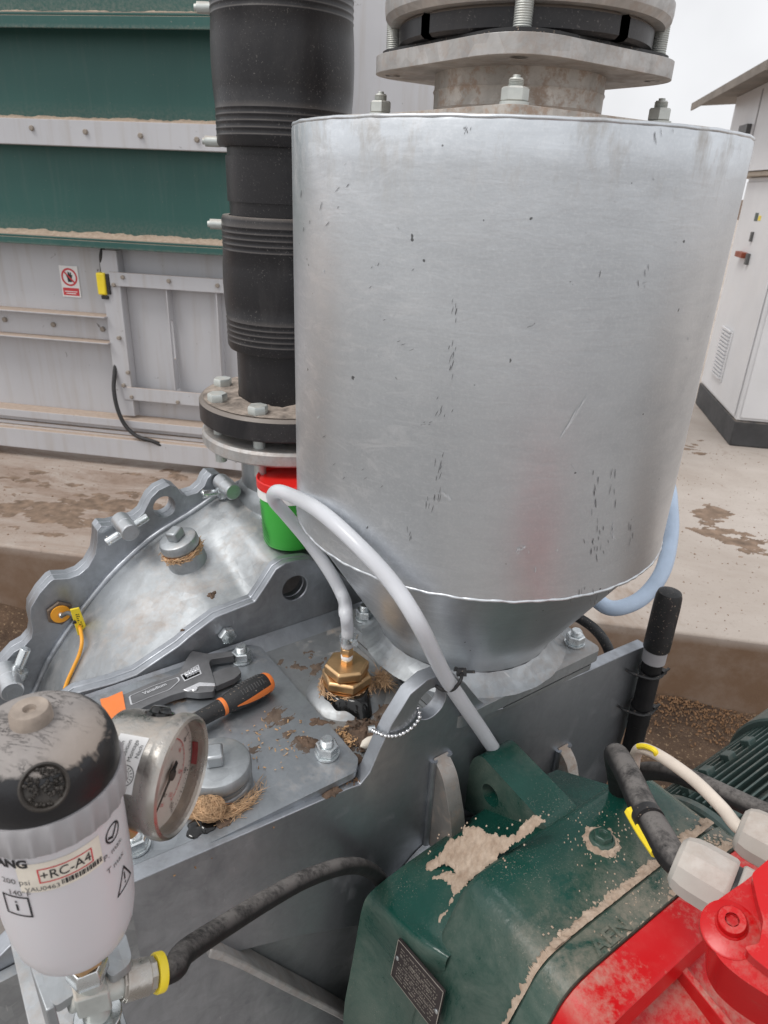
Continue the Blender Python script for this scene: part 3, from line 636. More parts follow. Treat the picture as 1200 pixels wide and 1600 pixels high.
# weld fillets
def fillet(path, r, name='weld_bead'):
    m = MB(); m.tube(path, r, 8, smooth=False, rad=lambda t: 1 + .04 * math.sin(t * 190) + .05 * math.sin(t * 67)); return part(name, m, GE, H, ang=80)
fillet([W(p, QS - .003, z + .002) for p, z in prs[4:120]], .006)
# scalloped flange, two plates bolted face to face
so_ = [(20, 1021), (22, 1019), (38, 1010), (49, 997), (51, 985), (47, 965), (48, 950), (62, 927), (78, 909), (85, 905), (108, 904), (124, 898), (138, 886), (149, 866), (152, 845), (152, 830), (158, 822), (172, 822),
       (196, 816), (213, 811), (224, 802), (230, 790), (236, 778), (248, 766), (265, 758), (277, 762), (284, 772), (292, 775), (308, 770), (319, 760), (324, 748), (330, 741), (345, 741), (352, 748), (357, 770)]
lo = [(-20, 1035), (-40, 1060)]
front = [onq(u, v, QS) for u, v in so_]
P0 = pq(front[0]); left = [W(-.60, QS, P0[2] - .02), W(-.64, QS, P0[2] - .05), W(-.70, QS, .62), W(-.70, QS, .5)]
right = [W(-.08, QS, pq(front[-1])[2] - .01), W(.05, QS, .95), W(.15, QS, .86), W(.19, QS, .7), W(.17, QS, .5)]
loop = left[::-1] + front + right
hc = onq(257, 792, QS); hole = circ(hc, A, Z, .0195, 28)
oc = onq(93, 955, QS)
m = MB(); m.plate(loop, B * .0175, [hole]); part('scalloped_flange', m, GE, H, bev=.0012)
m = MB(); m.plate([P + B * .0185 for P in loop], B * .0175, [[P + B * .0185 for P in hole]]); part('scalloped_flange', m, GE, H, bev=.0012)
# middle flange, two plates
mo = [(120, 1082), (175, 1068), (214, 1054), (240, 1036), (280, 1009), (297, 994), (337, 964), (398, 940), (413, 918), (431, 890), (446, 880), (463, 876), (484, 874), (507, 880), (530, 895), (560, 925)]
fr = [onq(u, v, QM) for u, v in mo]
p1 = pq(fr[-1]); lp = [W(-.66, QM, .55), W(-.62, QM, pq(fr[0])[2] - .04)] + fr + [W(p1[0] + .05, QM, p1[2] - .02), W(.14, QM, .87), W(.14, QM, .55)]
hm = onq(461, 919, QM); holm = circ(hm, A, Z, .0215, 28)
m = MB(); m.plate(lp, B * .0125, [holm]); part('middle_flange', m, GE, H, bev=.0015)
m = MB(); lp2 = [P + B * .0135 + Z * (.0 if 3 < i < len(lp) - 3 else 0) for i, P in enumerate(lp)]; m.plate(lp2, B * .0125, [[P + B * .0135 for P in holm]]); part('middle_flange', m, GE, H, bev=.0015)
m = MB(); q0 = QM - .0005
rows = [[W(p, q0 - d, DZ + h + .00012 * math.sin(p * 410 + d * 900)) for p in [-.6 + .74 * i / 160 for i in range(161)]] for d, h in ((.0, .020), (.007, .013), (.013, .006), (.02, -.001))]
m.grid(rows); part('weld_bead', m, GE, H, ang=60)
m = MB(); m.lathe(V((0, 0, 0)), Z, [(.0135, 0), (.0142, .0015), (.0142, .008), (.0125, .0105)], 6); hx = m.mesh('bolt'); hx.materials.append(M['zinc'])
for u, v in ((353, 990), (572, 931)): inst('bolt', hx, H, onq(u, v, QM) - B * .001, -B, .3)
# stub for the black pipe
zs_ = zshell(-.085) - .01
m = MB(); m.lathe(PB, Z, [(.088, zs_ - .05), (.088, zfb - .0405)], 56); stub = part('pipe_stub', m, GV, H)
m = MB(); m.lathe(PB, Z, [(.088, zs_ + .012), (.094, zs_ + .004), (.099, zs_ - .008), (.099, zs_ - .03)], 56, capa=False, capb=False); part('weld_bead', m, GV, H, ang=60)
m = MB(); m.lathe(PB, Z, [(.08, zfb - .0405), (.148, zfb - .0405), (.1515, zfb - .037), (.1515, zfb - .021), (.148, zfb - .0165), (.08, zfb - .0165)], 72, capa=False, capb=False); part('stub_flange', m, M['galv_pale'], H)
# front flange plate with lifting ear and cut-out
QF = -.117
fo = [(1012, 1008), (833, 1086), (800, 1103), (772, 1110), (748, 1092), (728, 1068), (712, 1056), (694, 1052), (668, 1062), (641, 1085), (627, 1108), (612, 1132), (593, 1172), (578, 1207), (563, 1226), (545, 1232), (524, 1241), (205, 1380)]
fp = [onq(u, v, QF) for u, v in fo]
pl = pq(fp[-1])
fp += [W(-.66, QF, pl[2]), W(-.69, QF, pl[2] - .02), W(-.695, QF, .78), W(-.68, QF, .70), W(-.64, QF, .62), W(-.58, QF, .54), W(-.5, QF, .42), W(-.4, QF, .30), W(-.28, QF, .22), W(-.0, QF, .2)]
fp += [onq(u, v, QF) for u, v in ((938, 1260), (947, 1227), (973, 1153), (1000, 1073))]
eh = onq(674, 1099, QF); ehole = circ(eh, A, Z, .0235, 36)
cut = rnd([onq(u, v, QF) for u, v in ((352, 1492), (385, 1506), (532, 1582), (620, 1640), (660, 1500), (600, 1440), (470, 1462))], .02)
m = MB(); m.plate(fp, B * .0205, [ehole, cut]); part('front_flange', m, GE, H, bev=.0016)
lipp = [onq(u, v, QF - .0165) for u, v in ((330, 1484), (352, 1490), (385, 1505), (440, 1534), (532, 1581), (600, 1622))]  # bar added proud of the cut-out edge so its top catches skylight
m = MB(); m.plate(lipp + [P - Z * .012 - A * .004 for P in lipp[::-1]], B * .036); part('added_edge_bar', m, M['galv_pale'], H, bev=.002)
# ribs on the front flange
def rib(pts, t, q1):
    m = MB(); a_ = [onq(u, v, QF - .0005) for u, v in pts]; return a_
for pc, zt_, w_ in ((-.148, .795, .024), (.118, .675, .022)):
    out = rnd([W(pc, QF - .0005, zt_ + .012), W(pc, QF - .022, zt_ - .004), W(pc, QF - .050, zt_ - .075), W(pc, QF - .062, .45), W(pc, QF - .0005, .45)], [.0, .02, .03, 0, 0])
    m = MB(); m.plate([P - A * (w_ / 2) for P in out], A * w_); part('rib', m, M['galv_rusty'] if pc > 0 else M['galv_stain'], H, bev=.003)
    for sg in (-1, 1):
        fillet([W(pc + sg * (w_ / 2 + .001), QF - .002, z) for z in [.46 + (zt_ - .45) * i / 30 for i in range(31)]], .0055)
# shaft hub between plate and gearbox
m = MB(); m.lathe(W(-.12, QF - .001, .54), -B, [(.118, 0), (.118, .015), (.100, .03), (.09, .06)], 56); part('shaft_hub', m, M['galv_edge'], H)
# hatch plate on the deck
HC = (-.42, .045); hh = .155
def sqplate(cp, cq, h, z0, t, cham, round_):
    P = [(-h + cham, -h), (h - cham, -h), (h, -h + cham), (h, h - cham), (h - cham, h), (-h + cham, h), (-h, h - cham), (-h, -h + cham)]
    return MB().plate(rnd([W(cp + x, cq + y, z0) for x, y in P], round_), Z * t)
part('port_frame', sqplate(HC[0], HC[1], hh - .01, DZ + .001, .006, .01, .004), GD, H)
hatch = part('hatch_plate', sqplate(HC[0], HC[1], hh, DZ + .0075, .0105, .016, .006), M['galv_hatch'], H, bev=.0015)
HT = DZ + .018
# nuts: hexagon, washer, stud
def nut_set(s):
    m = MB(); m.lathe(V((0, 0, 0)), Z, [(.0118 * s, .003 * s), (.0138 * s, .0045 * s), (.0138 * s, .0145 * s), (.0122 * s, .0162 * s)], 6); a_ = m.mesh('nut', ang=25)
    m = MB(); m.lathe(V((0, 0, 0)), Z, [(.0148 * s, .0002), (.0148 * s, .003 * s)], 32); b_ = m.mesh('washer')
    pr = [(.0079 * s, .01 * s)]; h = .0165 * s
    for k in range(5): pr += [(.0079 * s, h), (.0069 * s, h + .0007 * s)]; h += .0014 * s
    pr += [(.0064 * s, h + .0004)]
    m = MB(); m.lathe(V((0, 0, 0)), Z, pr, 20); c_ = m.mesh('stud'); return a_, b_, c_
def nut_at(ns, mats, parent, loc, axis=Z, roll=0):
    key = tuple(x.name for x in ns)
    for me, mm in zip(ns, mats):
        if not me.materials: me.materials.append(mm)
    o = inst('nut', ns[0], parent, loc, axis, roll)
    for nm, me in (('washer', ns[1]), ('stud', ns[2])):
        c = bpy.data.objects.new(nm, me); COL.objects.link(c); c.parent = o
    return o
NZ = nut_set(1.06); ZN = (M['zinc'], M['zinc'], M['zinc'])
for k, (u, v) in enumerate(((378, 1031), (511, 1178), (212, 1322))): nut_at(NZ, ZN, H, onz(u, v, HT + .0005), Z, .4 + k * .7)
nut_at(NZ, ZN, H, W(HC[0] - .12, HC[1] + .12, HT + .0005), Z, .2)
# screw plugs
def plug(c, r, hbase, name, ax=Z, rot=.3):
    pt = []
    m = MB(); m.lathe(c, ax, [(r * 1.06, -.012), (r * 1.02, hbase * .35), (r * .96, hbase * .6), (r * .96, hbase)], 48); a_ = part(name + '_socket', m, GV, H)
    m = MB(); m.lathe(c + ax * hbase, ax, [(r * .80, -.004), (r * 1.0, .004), (r * 1.03, .007), (r * 1.03, .016), (r * .98, .020), (r * .9, .0215)], 48); b_ = part(name, m, M['galv'], H)
    x = (A * math.cos(rot) + B * math.sin(rot)); y = ax.cross(x).normalized(); x = y.cross(ax)
    m = MB(); m.box((-.012, -.010, 0), (.012, .010, .017), (c + ax * (hbase + .021), x, y, ax)); part('square_head', m, M['galv'], b_, bev=.003); return b_
pz = pq(onz(293, 893, .985)); k_ = .97
pc = onz(296, 905, .955); pp = pq(pc); zz = zsh(pp[0], pp[1]); pc = onz(295, 903, zz + .01); pp = pq(pc)
dz = (zsh(pp[0] + .02, pp[1]) - zsh(pp[0] - .02, pp[1])) / .04; axn = (Z - A * dz * .9).normalized()
plug(V((pc.x, pc.y, zsh(pp[0], pp[1]))), .031, .024, 'rear_plug', axn, .5); RP = V((pc.x, pc.y, zsh(pp[0], pp[1]))); RPA = axn
PC = onz(338, 1212, HT + .012); PC.z = HT
plug(PC, .041, .014, 'hatch_plug', Z, 1.2)
def ringfluff(c, ax, r, dr, h0, h1, n, mm, name, label, cat, arc=(0, 6.283), rr=.00055, ln=.02, parent=None):
    m = MB(); x, y, a = frame(ax)
    for i in range(n):
        t = random.uniform(*arc); t1 = t + random.uniform(.15, .7) * random.choice((-1, 1)); R0, R1 = r + random.uniform(0, dr), r + random.uniform(0, dr) + random.random() ** 3 * ln
        h = random.uniform(h0, h1); P = []
        for k in range(5):
            f = k / 4; tt = t + (t1 - t) * f; R_ = R0 + (R1 - R0) * f * f; P.append(c + x * R_ * math.cos(tt) + y * R_ * math.sin(tt) + a * (h + random.gauss(0, .0012) - (R_ - r) * .12))
        m.tube(P, rr, 4, smooth=False)
    o = part(name, m, mm, parent, kind='stuff', ang=180)
    return o
ringfluff(RP, RPA, .0305, .003, .017, .026, 260, M['hemp'], 'hemp_fibres', '', '', parent=H, ln=.008)
ringfluff(RP, RPA, .0295, .002, .018, .025, 160, M['hemp_rust'], 'hemp_fibres', '', '', parent=H, ln=.004)
ringfluff(PC, Z, .040, .006, .001, .013, 700, M['hemp_rust'], 'hemp_fibres', '', '', arc=(3.2, 6.6), parent=H, ln=.005, rr=.0004)
ringfluff(PC, Z, .044, .014, .0005, .009, 650, M['hemp'], 'hemp_fibres', '', '', arc=(4.1, 7.6), parent=H, ln=.012, rr=.00028)
# loose ball of hemp and sealant under the hatch plug
c = onz(327, 1262, HT + .014); m = MB()
for i in range(700):
    d = V((random.gauss(0, 1), random.gauss(0, 1), random.gauss(0, 1))).normalized(); e = V((random.gauss(0, 1), random.gauss(0, 1), random.gauss(0, 1))).cross(d).normalized()
    R_ = random.uniform(.011, .017); P = []
    for k in range(6): t = k * .42; v = (d * math.cos(t) + e * math.sin(t)) * R_; P.append(c + V((v.x * 1.15, v.y, v.z * .85)))
    m.tube(P, .00028, 4, smooth=False)
m.lathe(c, Z, [(.002, -.010), (.010, -.007), (.013, 0), (.009, .008), (.002, .010)], 16)
hb = part('hemp_ball', m, M['hemp'], ang=180); hb['kind'] = 'stuff'; tag(hb, 'tangled ball of tan hemp under the plug, behind the gauge', 'hemp')
def blob(c, r, h, seed, mm, n=36, name='sealant', parent=None, squash=1., rings=7, lump=.3):
    rd = random.Random(seed); ph = [rd.uniform(0, 6.28) for _ in range(6)]; m = MB(); rows = []
    for j in range(rings):
        f = j / (rings - 1); rr = math.cos(f * 1.55); row = []
        for i in range(n):
            t = 2 * math.pi * i / n; k = 1 + lump * (.5 * math.sin(2 * t + ph[0]) + .35 * math.sin(3 * t + ph[1]) + .3 * math.sin(5 * t + ph[2]) + .2 * math.sin(9 * t + ph[3]))
            row.append(c + A * (r * rr * k * math.cos(t)) + B * (r * rr * k * squash * math.sin(t)) + Z * (h * math.sin(f * 1.57) * (1 + .25 * math.sin(3 * t + ph[4] + f * 4))))
        rows.append(row)
    m.grid(rows, True); return part(name, m, mm, parent, ang=60)
blob(onz(316, 1290, HT), .016, .005, 3, M['black_gloss'], parent=H); blob(onz(342, 1280, HT), .013, .004, 5, M['dark crud'], parent=H)

# ================================================================== ROUND TANK
T0 = W(.0120, .0306, 0); TZ0, TZ1 = 1.0795, 1.5565; TR = .2573
TK = thing('round_tank', 'big round galvanised tank with conical bottom, scratched and dull, in the middle', 'tank', T0 + Z * .841)
MT = M['tank galvanised']
m = MB(); prof = [(TR - .004, TZ0 - .001), (TR, TZ0 + .001)] + [(TR, TZ0 + (TZ1 - TZ0) * k / 12) for k in range(1, 12)] + [(TR, TZ1 - .006), (TR - .0015, TZ1 - .002)]
m.lathe(T0, Z, prof, 160, capa=False, capb=False); part('shell', m, MT, TK, ang=40)
m = MB(); m.lathe(T0, Z, [(TR - .0015, TZ1 - .004), (TR - .003, TZ1), (.0, TZ1 + .001)], 96, capa=False, capb=False); part('top_plate', m, M['galv_rusty'], TK)
m = MB(); P = []
for i in range(400):
    t = 2 * math.pi * i / 400; P.append(T0 + V((math.cos(t), math.sin(t), 0)) * (TR - .0022 + .0003 * math.sin(t * 47) * math.sin(t * 13)) + Z * (TZ1 - .0022 + .0004 * math.sin(t * 31) * math.sin(t * 7 + 1)))
m.tube(P, .0022, 6, True, smooth=False); part('rim_weld', m, MT, TK, ang=80)
m = MB(); P = []
for i in range(600):
    t = 2 * math.pi * i / 600; P.append(T0 + V((math.cos(t), math.sin(t), 0)) * (TR - .0012 + .0005 * math.sin(t * 83) * math.sin(t * 17)) + Z * (TZ0 - .001 + .0007 * math.sin(t * 41) * math.sin(t * 11 + 1)))
m.tube(P, .0024, 6, True, smooth=False); part('rim_weld', m, MT, TK, ang=80)
m = MB(); NZ_ = .887
m.lathe(T0, Z, [(TR - .006, TZ0), (.139, NZ_ + .012), (.133, NZ_ - .004), (.1315, .855)], 128, capa=False, capb=False); part('cone', m, MT, TK, ang=50)
FC = (.0195, .027)
m = MB(); rows = []
for h, r in ((.8605, .160), (.8645, .153), (.869, .146), (.876, .139), (.884, .134)):
    rows.append([T0 + V((math.cos(t), math.sin(t), 0)) * (r + .0008 * math.sin(17 * t) * math.sin(11 * t)) + Z * (h + .0003 * math.sin(140 * t + 3 * math.sin(5 * t))) for t in [2 * math.pi * i / 240 for i in range(240)]])
m.grid(rows, True); part('neck_weld', m, M['galv'], TK, ang=70)
part('base_flange', sqplate(FC[0], FC[1], .1475, .8415, .0190, .008, .006), M['galv'], TK, bev=.002)
part('gasket', sqplate(FC[0], FC[1], .142, .8350, .006, .012, .004), M['black_rub'], TK)
part('port_frame', sqplate(FC[0], FC[1], .144, DZ + .0012, .0085, .012, .004), GD, H)
for sx, sy, r_ in ((-.120, .115, .1), (.120, -.115, .8), (-.120, -.115, .4), (.120, .115, .5)):
    nut_at(NZ, ZN, TK, W(FC[0] + sx, FC[1] + sy, .8612), Z, r_)
# scuffs and pen-like nicks on the shell
def on_tank(u, v, k=.0006):
    r = ray(u, v); ox, oy = CAM.x - T0.x, CAM.y - T0.y; a_ = r.x ** 2 + r.y ** 2; b_ = 2 * (ox * r.x + oy * r.y); c_ = ox * ox + oy * oy - (TR + k) ** 2
    s_ = (-b_ - math.sqrt(max(0, b_ * b_ - 4 * a_ * c_))) / (2 * a_); return CAM + r * s_
rd = random.Random(11); mk, ms = MB(), MB()
def mark(mb, u0, v0, u1, v1, w_):
    n_ = V((v1 - v0, u0 - u1)).normalized() * w_ / 2; k = 3; rows = [[], []]
    for i in range(k + 1):
        f = i / k; q = w_ * .0 + (1 - abs(2 * f - 1)) * .8 + .2
        for r_, sg in ((0, 1), (1, -1)): rows[r_].append(on_tank(u0 + (u1 - u0) * f + n_.x * q * sg, v0 + (v1 - v0) * f + n_.y * q * sg))
    mb.grid(rows)
for (u, v, n_, du, dv, dx, dy) in ((712, 470, 9, 5, 40, 3, 11), (706, 550, 10, 6, 44, 5, 11), (690, 630, 7, 12, 25, 6, 8), (668, 662, 5, 12, 4, 10, 2), (690, 740, 10, 8, 26, 4, 13), (672, 780, 8, 18, 16, 3, 12), (640, 835, 4, 6, 20, 3, 10),
        (930, 790, 15, 7, 60, 0, 12), (930, 845, 12, 26, 20, 1, 10), (960, 760, 6, 6, 50, 3, 16), (985, 820, 5, 3, 20, 1, 14), (925, 925, 10, 30, 8, 0, 10), (480, 345, 4, 30, 50, 4, 12), (540, 300, 4, 60, 60, 10, 8), (730, 200, 5, 18, 6, 5, 7), (995, 430, 4, 40, 40, 0, 14), (1030, 205, 5, 20, 8, 0, 14), (560, 740, 6, 50, 40, 8, 4), (620, 530, 4, 60, 60, 12, 3), (600, 440, 4, 40, 40, 8, 6)):
    for i in range(n_):
        uu, vv = u + rd.gauss(0, du * .6), v + rd.gauss(0, dv * .6); f = rd.uniform(.5, 1.1); mark(mk, uu, vv, uu + dx * f * -.6 + rd.gauss(0, 1), vv + dy * f, rd.uniform(.6, 1.25))
part('dark_nicks', mk, M['nick'], TK, kind='stuff')
for u0, v0, u1, v1, w_ in ((925, 603, 868, 700, 7), (697, 770, 704, 784, 7), (690, 765, 696, 778, 5), (955, 830, 962, 845, 4), (960, 815, 957, 832, 3), (815, 852, 806, 866, 7), (822, 850, 812, 862, 5), (838, 885, 834, 905, 2), (893, 725, 898, 735, 4)):
    for k in range(int(w_ * 3.2)):      # a scuff is a bundle of fine strokes
        f0 = rd.uniform(0, .65); f1 = f0 + rd.uniform(.12, .35); ou, ov = rd.gauss(0, w_ * .22), rd.gauss(0, w_ * .16)
        mark(ms, u0 + (u1 - u0) * f0 + ou, v0 + (v1 - v0) * f0 + ov, u0 + (u1 - u0) * f1 + ou * .8, v0 + (v1 - v0) * f1 + ov, rd.uniform(.5, 1.3))
for i in range(70): u, v = rd.uniform(480, 1080), rd.uniform(230, 900); mark(ms, u, v, u + rd.gauss(0, 3), v + rd.uniform(1, 5), rd.uniform(1, 2.2))
part('bright_scratches', ms, M['scuff'], TK, kind='stuff')

# ================================================================== VALVE / EXPANSION JOINT ON TOP
VC = T0.copy()
VJ = thing('flanged_joint', 'weathered flanged pipe joint with black ring, bolted on top of the round tank', 'pipe joint', VC + Z * TZ1)
def sq45(h, z0, t, r_, n=10):
    P = [VC + A * x + B * y + Z * z0 for x, y in ((-h, -h), (h, -h), (h, h), (-h, h))]; return MB().plate(rnd(P, r_, n), Z * t)
part('base_plate', sq45(.132, TZ1 + .0025, .012, .025), M['galv_rusty'], VJ, bev=.002)
GRS = M['galv_rusty']; LZ = 1.6125
m = MB(); m.lathe(VC, Z, [(.103, TZ1 + .014), (.0955, TZ1 + .022), (.0955, TZ1 + .036), (.0968, TZ1 + .039), (.0955, TZ1 + .042), (.0955, LZ)], 80); part('neck', m, GRS, VJ)
part('lower_flange', sq45(.1335, LZ, .0175, .068, 14), M['galv_pale'], VJ, bev=.005, seg=3)
part('rubber_pad', sq45(.124, LZ + .0178, .0045, .05, 14), M['black_rub'], VJ)
RZ = LZ + .0225; UZ = 1.657
m = MB()
for k in range(4):
    t0 = TH + math.pi / 2 * k + .05 - math.pi; m.lathe(VC + Z * RZ, Z, [(.10, 0), (.134, 0), (.138, .003), (.138, UZ - RZ - .003), (.135, UZ - RZ), (.10, UZ - RZ)], 26, capa=False, capb=False, arc=(t0, t0 + math.pi / 2 - .10))
m.lathe(VC + Z * RZ, Z, [(.112, 0), (.112, UZ - RZ)], 64); part('ring', m, M['black_pe'], VJ)
m = MB(); m.lathe(VC, Z, [(.10, UZ), (.148, UZ), (.1535, UZ + .006), (.1545, UZ + .012), (.1545, UZ + .02), (.10, UZ + .02)], 96); part('upper_flange', m, M['galv_pale'], VJ, ang=25)
m = MB(); m.lathe(VC, Z, [(.0955, UZ + .01), (.0955, 2.3)], 64); part('riser', m, GRS, VJ)
NB = nut_set(.95)
m = MB(); pr = []
for k in range(29): pr += [(.0090, k * .0020), (.0084, k * .0020 + .0010)]
m.lathe(V((0, 0, 0)), Z, pr, 16); rod_ = m.mesh('stud'); rod_.materials.append(M['zinc_dull'])
for k in range(4):
    d = V((math.cos(TH + math.pi / 4 + k * math.pi / 2), math.sin(TH + math.pi / 4 + k * math.pi / 2), 0))
    ring = (M['zinc_dull'],) * 3
    nut_at(NB, ring, VJ, VC + d * .159 + Z * (TZ1 + .0148), Z, .5 + k * .3)
    o = inst('stud', rod_, VJ, VC + d * .159 + Z * (TZ1 + .016), Z, 0, .42)
    inst('stud', rod_, VJ, VC + d * .1455 + Z * LZ, Z, 0, 1.0)

# ================================================================== BRASS PLUG WITH HOSE
BC = onz(546, 1092, DZ); bx = pq(BC); BC = W(bx[0] + .002, bx[1] + .012, DZ)
m = MB(); m.lathe(BC, Z, [(.060, -.002), (.054, .004), (.044, .009), (.036, .012), (.033, .020)], 56, capa=False); part('plug_boss', m, M['galv_dirty'], H, ang=40)
BP = thing('brass_plug', 'large brass hexagon plug with hose nipple, sealed with hemp, beside the tank cone', 'plug', BC)
BR = M['brass']
m = MB(); m.lathe(BC, Z, [(.0335, .018), (.0335, .023)], 40); part('thread', m, M['brass'], BP)
m = MB(); m.lathe(BC, Z, [(.0325, .0235), (.0365, .0265), (.0365, .037), (.0335, .0400)], 6, ph=.5); part('hexagon', m, BR, BP, bev=.0012, seg=3)
m = MB(); m.lathe(BC, Z, [(.0300, .0405), (.0325, .0425), (.0325, .0535), (.0295, .0565)], 6, ph=.9); part('hexagon', m, BR, BP, bev=.0012, seg=3)
m = MB(); m.lathe(BC, Z, [(.0095, .056), (.0095, .0625), (.0085, .0635)], 6, ph=.2); part('nipple_nut', m, BR, BP, bev=.0006)
m = MB(); m.lathe(BC, Z, [(.0078, .063), (.0085, .065), (.0085, .0685), (.0078, .070)], 28); part('thread_tape', m, M['white_print'], BP)
m = MB(); m.lathe(BC, Z, [(.0085, .0700), (.0092, .071), (.0092, .081), (.0085, .082)], 6, ph=.5); part('nipple_nut', m, BR, BP, bev=.0006)
m = MB(); m.lathe(BC, Z, [(.0055, .08), (.0055, .105)], 20); part('nipple', m, BR, BP)
ringfluff(BC, Z, .0335, .004, .012, .023, 420, M['hemp'], 'hemp_fibres', '', '', parent=BP, ln=.008)
cF = onz(598, 1058, DZ + .02); m = MB()
for i in range(420):
    p0 = cF + V((random.gauss(0, .005), random.gauss(0, .005), random.gauss(-.003, .004))); d = V((random.gauss(0, 1), random.gauss(0, 1), random.gauss(-.3, 1))).normalized(); e = V((random.gauss(0, 1), random.gauss(0, 1), random.gauss(0, 1)))
    m.tube([p0 + d * (k * .0022) + e * (.0005 * k * k) for k in range(5)], .00022, 4, smooth=False)
part('hemp_fibres', m, M['hemp'], BP, kind='stuff', ang=180)
# black sealant that ran out under the plug
m = MB(); rows = []
for j in range(9):
    f = j / 8; row = []
    for i in range(40):
        s = i / 39; ang = -2.55 + 2.5 * s; dirn = V((math.cos(ang), math.sin(ang), 0))
        run = (.008 + .024 * math.exp(-((s - .66) / .16) ** 2) + .008 * math.exp(-((s - .36) / .10) ** 2)) * (.95 + .06 * math.sin(s * 19)) * min(1, s * 9, (1 - s) * 9)
        r_ = .0325 + run * f; zz = DZ + .0215 - .0195 * f ** 1.6 + .0065 * math.sin(f * 3.1) * (.8 + .25 * math.sin(s * 9 + 1)); row.append(BC + dirn * r_ + Z * (zz - DZ))
    rows.append(row)
m.grid(rows); part('sealant', m, M['black_gloss'], BP, ang=60)

def ht(u, v, q): return onq(u, v, q)
tip = BC + Z * .084
def tdist(u, v): return (on_tank(u, v) - CAM).length
def rr0(u, v, d): return CAM + ray(u, v).normalized() * d
hq = QF - .0125
hp = [tip, tip + Z * .03, tip + Z * .055 + V((-.003, 0, 0)), rr0(537, 935, 1.055), rr0(515, 893, 1.06), rr0(482, 846, 1.06), rr0(448, 805, 1.045), rr0(428, 781, 1.02), rr0(432, 768, .985), rr0(455, 774, .955),
      rr0(500, 799, tdist(500, 799) - .017), rr0(555, 848, tdist(555, 848) - .019), rr0(612, 910, tdist(612, 910) - .022), rr0(655, 976, .80)] + [onq(u, v, hq) for u, v in ((693, 1052), (724, 1100), (757, 1148), (787, 1196), (808, 1240), (820, 1290), (822, 1340))]
HS = thing('plastic_hose', 'milky plastic hose looping from the brass plug over the plate and down behind the gearbox', 'hose', tip)
m = MB(); m.tube(hp, .0098, 20, rad=lambda t: 1.0 if t > .09 else .88); part('tube', m, M['milky plastic hose'], HS, ang=60)
cl = tip + Z * .014
m = MB(); m.lathe(cl, Z, [(.0104, -.0045), (.0110, -.0045), (.0110, .0045), (.0104, .0045)], 32, capa=False, capb=False); cb = part('hose_clamp', m, M['zinc'], HS)
m = MB(); cx = (AX_R * 1); cx.z = 0; cx.normalize(); p0 = cl + cx * .0105; m.cyl(p0 + V((0, -.007, 0)), p0 + V((0, .006, 0)), .0042, n=16); m.cyl(p0 + cx * .003 + V((0, -.009, .0)), p0 + cx * .003 + V((0, -.013, 0)), .0052, n=6); part('screw', m, M['zinc'], cb)
# cable tie round hose and ear
m = MB(); hpt = rng(704, 1072, .838); pts = [onq(u, v, q) for u, v, q in ((684, 1074, QF - .003), (697, 1079, QF - .012), (710, 1076, QF - .022), (720, 1062, QF - .024), (721, 1050, QF - .012), (712, 1044, QF + .004))]
m.tube([pts[0] + B * .03] + pts, .0023, 8)
kn = pts[4]; m.box((-.006, -.0045, -.005), (.006, .0045, .005), (kn, AX_R, AX_U, AX_B)); m.box((.004, -.0015, -.001), (.017, .002, .001), (kn, AX_R, AX_U, AX_B)); m.box((-.010, .001, -.001), (-.004, .004, .001), (kn, AX_R, AX_U, AX_B))
solo('cable_tie', m, M['black_rub'], 'black cable tie holding the milky hose to the lifting ear', 'cable tie')
# bead chain from the ear hole over the plate edge
m = MB(); m.lathe(V((0, 0, 0)), Z, [(.0004 + .0026 * math.sin(math.pi * i / 8), -.0026 * math.cos(math.pi * i / 8)) for i in range(9)], 12); bead = m.mesh('bead', ang=180); bead.materials.append(M['chrome'])
cp_ = [onq(652, 1106, QF + .006), onq(656, 1118, QF - .003), onq(650, 1130, QF - .004), onq(638, 1141, QF - .004), onq(622, 1149, QF - .004), onq(604, 1150, QF - .003), onq(590, 1145, QF + .004), onq(580, 1140, QF + .020)]
BCn = thing('bead_chain', 'short chain of bright metal beads hanging from the ear hole', 'chain', cp_[3])
cs = spline(cp_); L = [0]
for a_, b_ in zip(cs, cs[1:]): L.append(L[-1] + (b_ - a_).length)
s_ = 0
while s_ < L[-1]:
    i = next(k for k in range(len(L)) if L[k] >= s_); inst('bead', bead, BCn, cs[i], Z); s_ += .0058
m = MB(); m.tube(cs, .0007, 6, smooth=False); part('wire', m, M['zinc'], BCn)
m = MB(); m.cyl(cs[-1] + V((-.004, 0, 0)), cs[-1] + V((.004, .003, 0)), .0042, n=16); part('end_clasp', m, M['zinc'], BCn)

# ================================================================== TOOLS ON THE HATCH
WZ = HT + .016
def wz(x, y, z=WZ): return onz(140 + .2667 * x, 1000 + .2667 * y, z)
WR = thing('adjustable_wrench', 'grey adjustable wrench with orange sleeve lying on the hatch plate', 'wrench', wz(480, 280, HT))
body = rnd([wz(*p) for p in ((150, 330), (205, 316), (360, 250), (520, 195), (548, 150), (562, 118), (600, 62), (690, 80), (838, 66), (846, 92), (712, 112), (700, 132), (736, 250), (728, 300), (640, 308), (560, 300), (480, 322), (360, 372), (222, 440), (160, 462))], .003, 3)
win = [wz(*p) for p in ((541, 206), (632, 152), (650, 196), (560, 236))]
m = MB(); m.plate(body, Z * -.011, [win]); wb = part('body', m, M['tool'], WR, bev=.0018, seg=3)
m = MB(); hl = rnd([wz(*p, WZ + .0008) for p in ((228, 330), (370, 268), (520, 215), (530, 236), (470, 290), (350, 335), (240, 382))], .003, 4); inn = [Vp + (sum(hl, V()) / len(hl) - Vp) * .06 for Vp in hl]
m.plate(hl, Z * -.001, [inn]); part('panel_edge', m, M['chrome'], wb)
